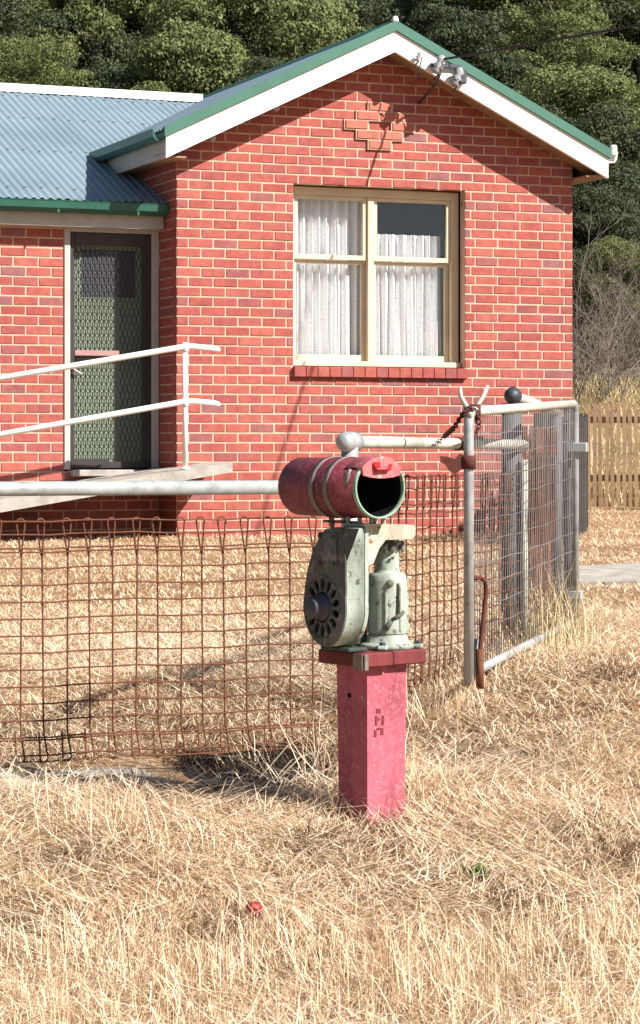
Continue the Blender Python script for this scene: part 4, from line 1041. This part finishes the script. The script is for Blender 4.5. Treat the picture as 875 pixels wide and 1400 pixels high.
# tall dry grass on the bank behind the paling fence
X = nr.uniform(2.2, 8, 26000); Y = nr.uniform(30.6, 36, 26000)
blades('tall_dry_grass', np.stack([X,Y,gz(X,Y)],1), nr.uniform(.3,1.05,26000), nr.uniform(.008,.018,26000), nr.uniform(0,6.28,26000), nr.uniform(0,.7,26000), nr.uniform(0,1.0,26000), M['straw_yellow'])

# ---------------------------------------------------------------- trees
def crown_mesh(name, seed, h0, h1, rad, nblob, per, ls, mat, flat=.75):
    g = np.random.default_rng(seed); V = []
    cent = []
    while len(cent) < nblob:
        p = g.uniform(-1, 1, 3)
        if np.dot(p, p) > 1 or np.dot(p, p) < .22 or p[2] < -.75: continue
        cent.append(p*np.array([rad, rad, (h1-h0)/2])*.82 + np.array([0,0,(h0+h1)/2]))
    cs = []; ns = []
    for c in cent:
        br = g.uniform(.26, .44)*rad; m_ = 15
        sub = g.normal(0, 1, (m_, 3)); sub /= np.linalg.norm(sub, axis=1)[:,None]; sub[:,2] = np.where(sub[:,2] < -.3, -sub[:,2], sub[:,2])
        sr = br*g.uniform(.26,.46,m_); k = int(per*(br/(rad*.35))**2)
        w = g.integers(0, m_, k*m_); d = g.normal(0, 1, (k*m_, 3)); d /= np.linalg.norm(d, axis=1)[:,None]; d[:,2] = np.where((d[:,2] < -.2) & (g.random(k*m_) < .75), -d[:,2], d[:,2])
        r = sr[w]*(.72+.4*g.random(k*m_)**.6)
        cs.append(c + sub[w]*br*.68*np.array([1,1,flat]) + d*r[:,None]*np.array([1,1,flat])); ns.append(d)
    C = np.concatenate(cs); N_ = np.concatenate(ns); n = len(C)
    N_ = N_ + g.normal(0,.42,(n,3)); N_ /= np.linalg.norm(N_,axis=1)[:,None]
    a = np.cross(N_, g.normal(0,1,(n,3))); a /= np.linalg.norm(a,axis=1)[:,None]
    b = np.cross(N_, a)
    s = g.uniform(.6,1.3,n)[:,None]*ls*.52
    Q = np.stack([C-a*s, C+b*s*.5, C+a*s, C-b*s*.5], 1).reshape(-1,3)
    me = bpy.data.meshes.new(name); me.vertices.add(len(Q)); me.vertices.foreach_set('co', Q.ravel().astype(np.float32))
    idx = np.arange(n*4, dtype=np.int32); me.loops.add(n*4); me.loops.foreach_set('vertex_index', idx)
    me.polygons.add(n); me.polygons.foreach_set('loop_start', (np.arange(n)*4).astype(np.int32))
    me.materials.append(mat); me.update(calc_edges=True)
    return me, cent
def trunk_mesh(seed, h0, h1, rad, cent, r0):
    r = random.Random(seed); q = MB(); stems = r.choice((2,2,3))
    for s in range(stems):
        a = r.uniform(0, 6.28); tx, ty = math.cos(a)*rad*.35, math.sin(a)*rad*.35; top = h0+(h1-h0)*.65
        pts = [(.1*s,0,-1.0)] + [(tx*t**1.4+r.uniform(-.12,.12), ty*t**1.4+r.uniform(-.12,.12), top*t) for t in (.2,.4,.6,.8,1)]
        q.tube(pts, r0*.8, 7, r2=.03)
        for c in r.sample(cent, min(7, len(cent))):
            st = Vector(pts[r.choice((2,3,4))]); en = Vector(c); md = (st+en)/2+Vector((r.uniform(-.3,.3),r.uniform(-.3,.3),-.2))
            q.tube([st, md, en], r0*.34, 5, r2=.015)
    return q.mesh('trunk', M['bark'])
kinds = []
for (sd, h0, h1, rad, nb, per, ls, mt, r0) in ((1,2.0,7.6,2.7,30,140,.085,'olive',.16),(2,2.2,9.0,2.9,34,140,.09,'olive2',.18),(3,1.6,7.0,2.5,28,135,.085,'darkleaf',.15),(4,2.8,10.0,2.6,32,130,.09,'darkleaf',.16),(5,2.6,9.4,2.5,30,135,.085,'olive',.16)):
    cm, cent = crown_mesh('crown', sd, h0, h1, rad, nb, per, ls, M[mt]); kinds.append((cm, trunk_mesh(sd, h0, h1, rad, cent, r0)))
def tree(k, x, y, s, rz, label, group, sink=0.0):
    t = thing('forest_tree', label, 'tree', (x, y, float(gz(x,y))-sink), rz, group); t.scale = (s,s,s*rnd.uniform(.92,1.1))
    link('crown', kinds[k][0], t); link('trunk', kinds[k][1], t); return t
def treepx(k, x, ytop, Y, s, label, group):          # crown top at a picture height, standing on the slope
    hts = (7.6,9.0,7.0,10.0,9.4)[k]*s
    X_p = (x-CX)/F*Y; zt_ = E-(ytop-HY)/F*Y; g0 = float(gz(X_p, Y))
    return tree(k, X_p, Y, s, rnd.uniform(0,6.28), label, group, g0-(zt_-hts))
dk = 'dark green tree in the dense forest on the hill behind the house'; ol = 'olive green tree in the dense forest on the hill behind the house'
T_ = [  # kind, x, y of crown top, depth, size
 (1, 330, -25, 50, .95, 'big pale olive tree crown above the left end of the white ridge cap', None),
 (0, 40, 62, 46, .62, 'low rounded olive tree above the left edge of the corrugated roof', None),
 (1, 770, 62, 45, .78, 'bright olive tree to the right of the gable with a rounded sunlit crown', None),
 (0, 170, 95, 45, .55, 'small olive tree just above the middle of the roof ridge', None),
 (4, 100, -60, 58, 1.0, None, 'o'), (3, 225, -40, 60, 1.0, None, 'd'), (2, 480, -10, 52, .9, None, 'd'), (3, 560, -60, 60, 1.0, None, 'd'), (4, 660, -30, 62, .95, None, 'o'),
 (3, 850, -50, 60, 1.0, None, 'd'), (2, 620, 40, 50, .8, None, 'd'), (2, 860, 170, 42, .75, None, 'd'), (3, 820, 180, 40, .65, None, 'd'), (2, 800, 270, 38.5, .5, None, 'd'), (0, 868, 300, 37.5, .42, None, 'o'),
 (2, -30, 10, 52, .9, None, 'd'), (2, 260, 60, 50, .7, None, 'd'), (0, 420, 60, 47, .6, None, 'o'), (4, 950, 30, 50, .9, None, 'o'), (3, 920, 200, 43, .8, None, 'd'), (2, 700, 160, 43, .7, None, 'd'), (0, 745, -40, 56, .8, None, 'o'), (2, 370, 90, 44, .5, None, 'd')]
for (k, x, yt, Y, s, lab, gp_) in T_:
    treepx(k, x, yt, Y, s, lab or (dk if gp_ == 'd' else ol), None if lab else ('dark forest trees' if gp_ == 'd' else 'olive forest trees'))
for j in range(90):
    Y = rnd.uniform(56, 128); x = rnd.uniform(-.24, .24)*Y; k = rnd.choice((0,2,3,4,3,2))
    tree(k, x, Y, rnd.uniform(.9,1.3), rnd.uniform(0,6.28), ol if k in (0,4) else dk, 'olive forest trees' if k in (0,4) else 'dark forest trees')

# dead scrub by the right side of the house
def dead_bush(x, y, h, seed, label):
    r = random.Random(seed); q = MB()
    def grow(p, d, L, rad, lev):
        pts = [p]; dd = d.copy()
        for k in range(3):
            dd = (dd+Vector((r.uniform(-.3,.3), r.uniform(-.3,.3), r.uniform(-.12,.2)))).normalized(); pts.append(pts[-1]+dd*L/3)
        q.tube(pts, rad, 4, r2=rad*.6, cap=False)
        if lev:
            for k in range(4 if lev > 1 else 5):
                b = pts[r.choice((1,2,3))]; e = (dd+Vector((r.uniform(-1,1), r.uniform(-1,1), r.uniform(-.5,.6)))*.9).normalized(); grow(b, e, L*r.uniform(.5,.8), rad*.55, lev-1)
    for k in range(7): grow(Vector((r.uniform(-.25,.25), r.uniform(-.25,.25), 0)), Vector((r.uniform(-.5,.5), r.uniform(-.5,.5), 1)).normalized(), h*.55, .015, 3)
    t = thing('dead_bush', label, 'bush', (x, y, float(gz(x,y)))); q.build('branches', M['twig'], t); return t
dead_bush(3.55, 33.2, 2.0, 3, 'grey leafless bush close beside the right corner of the house')
dead_bush(4.35, 34.2, 2.1, 4, 'grey leafless bush at the right edge above the tall dry grass')
dead_bush(3.9, 35.5, 2.6, 6, 'grey leafless bush behind the other two, under the dark trees')
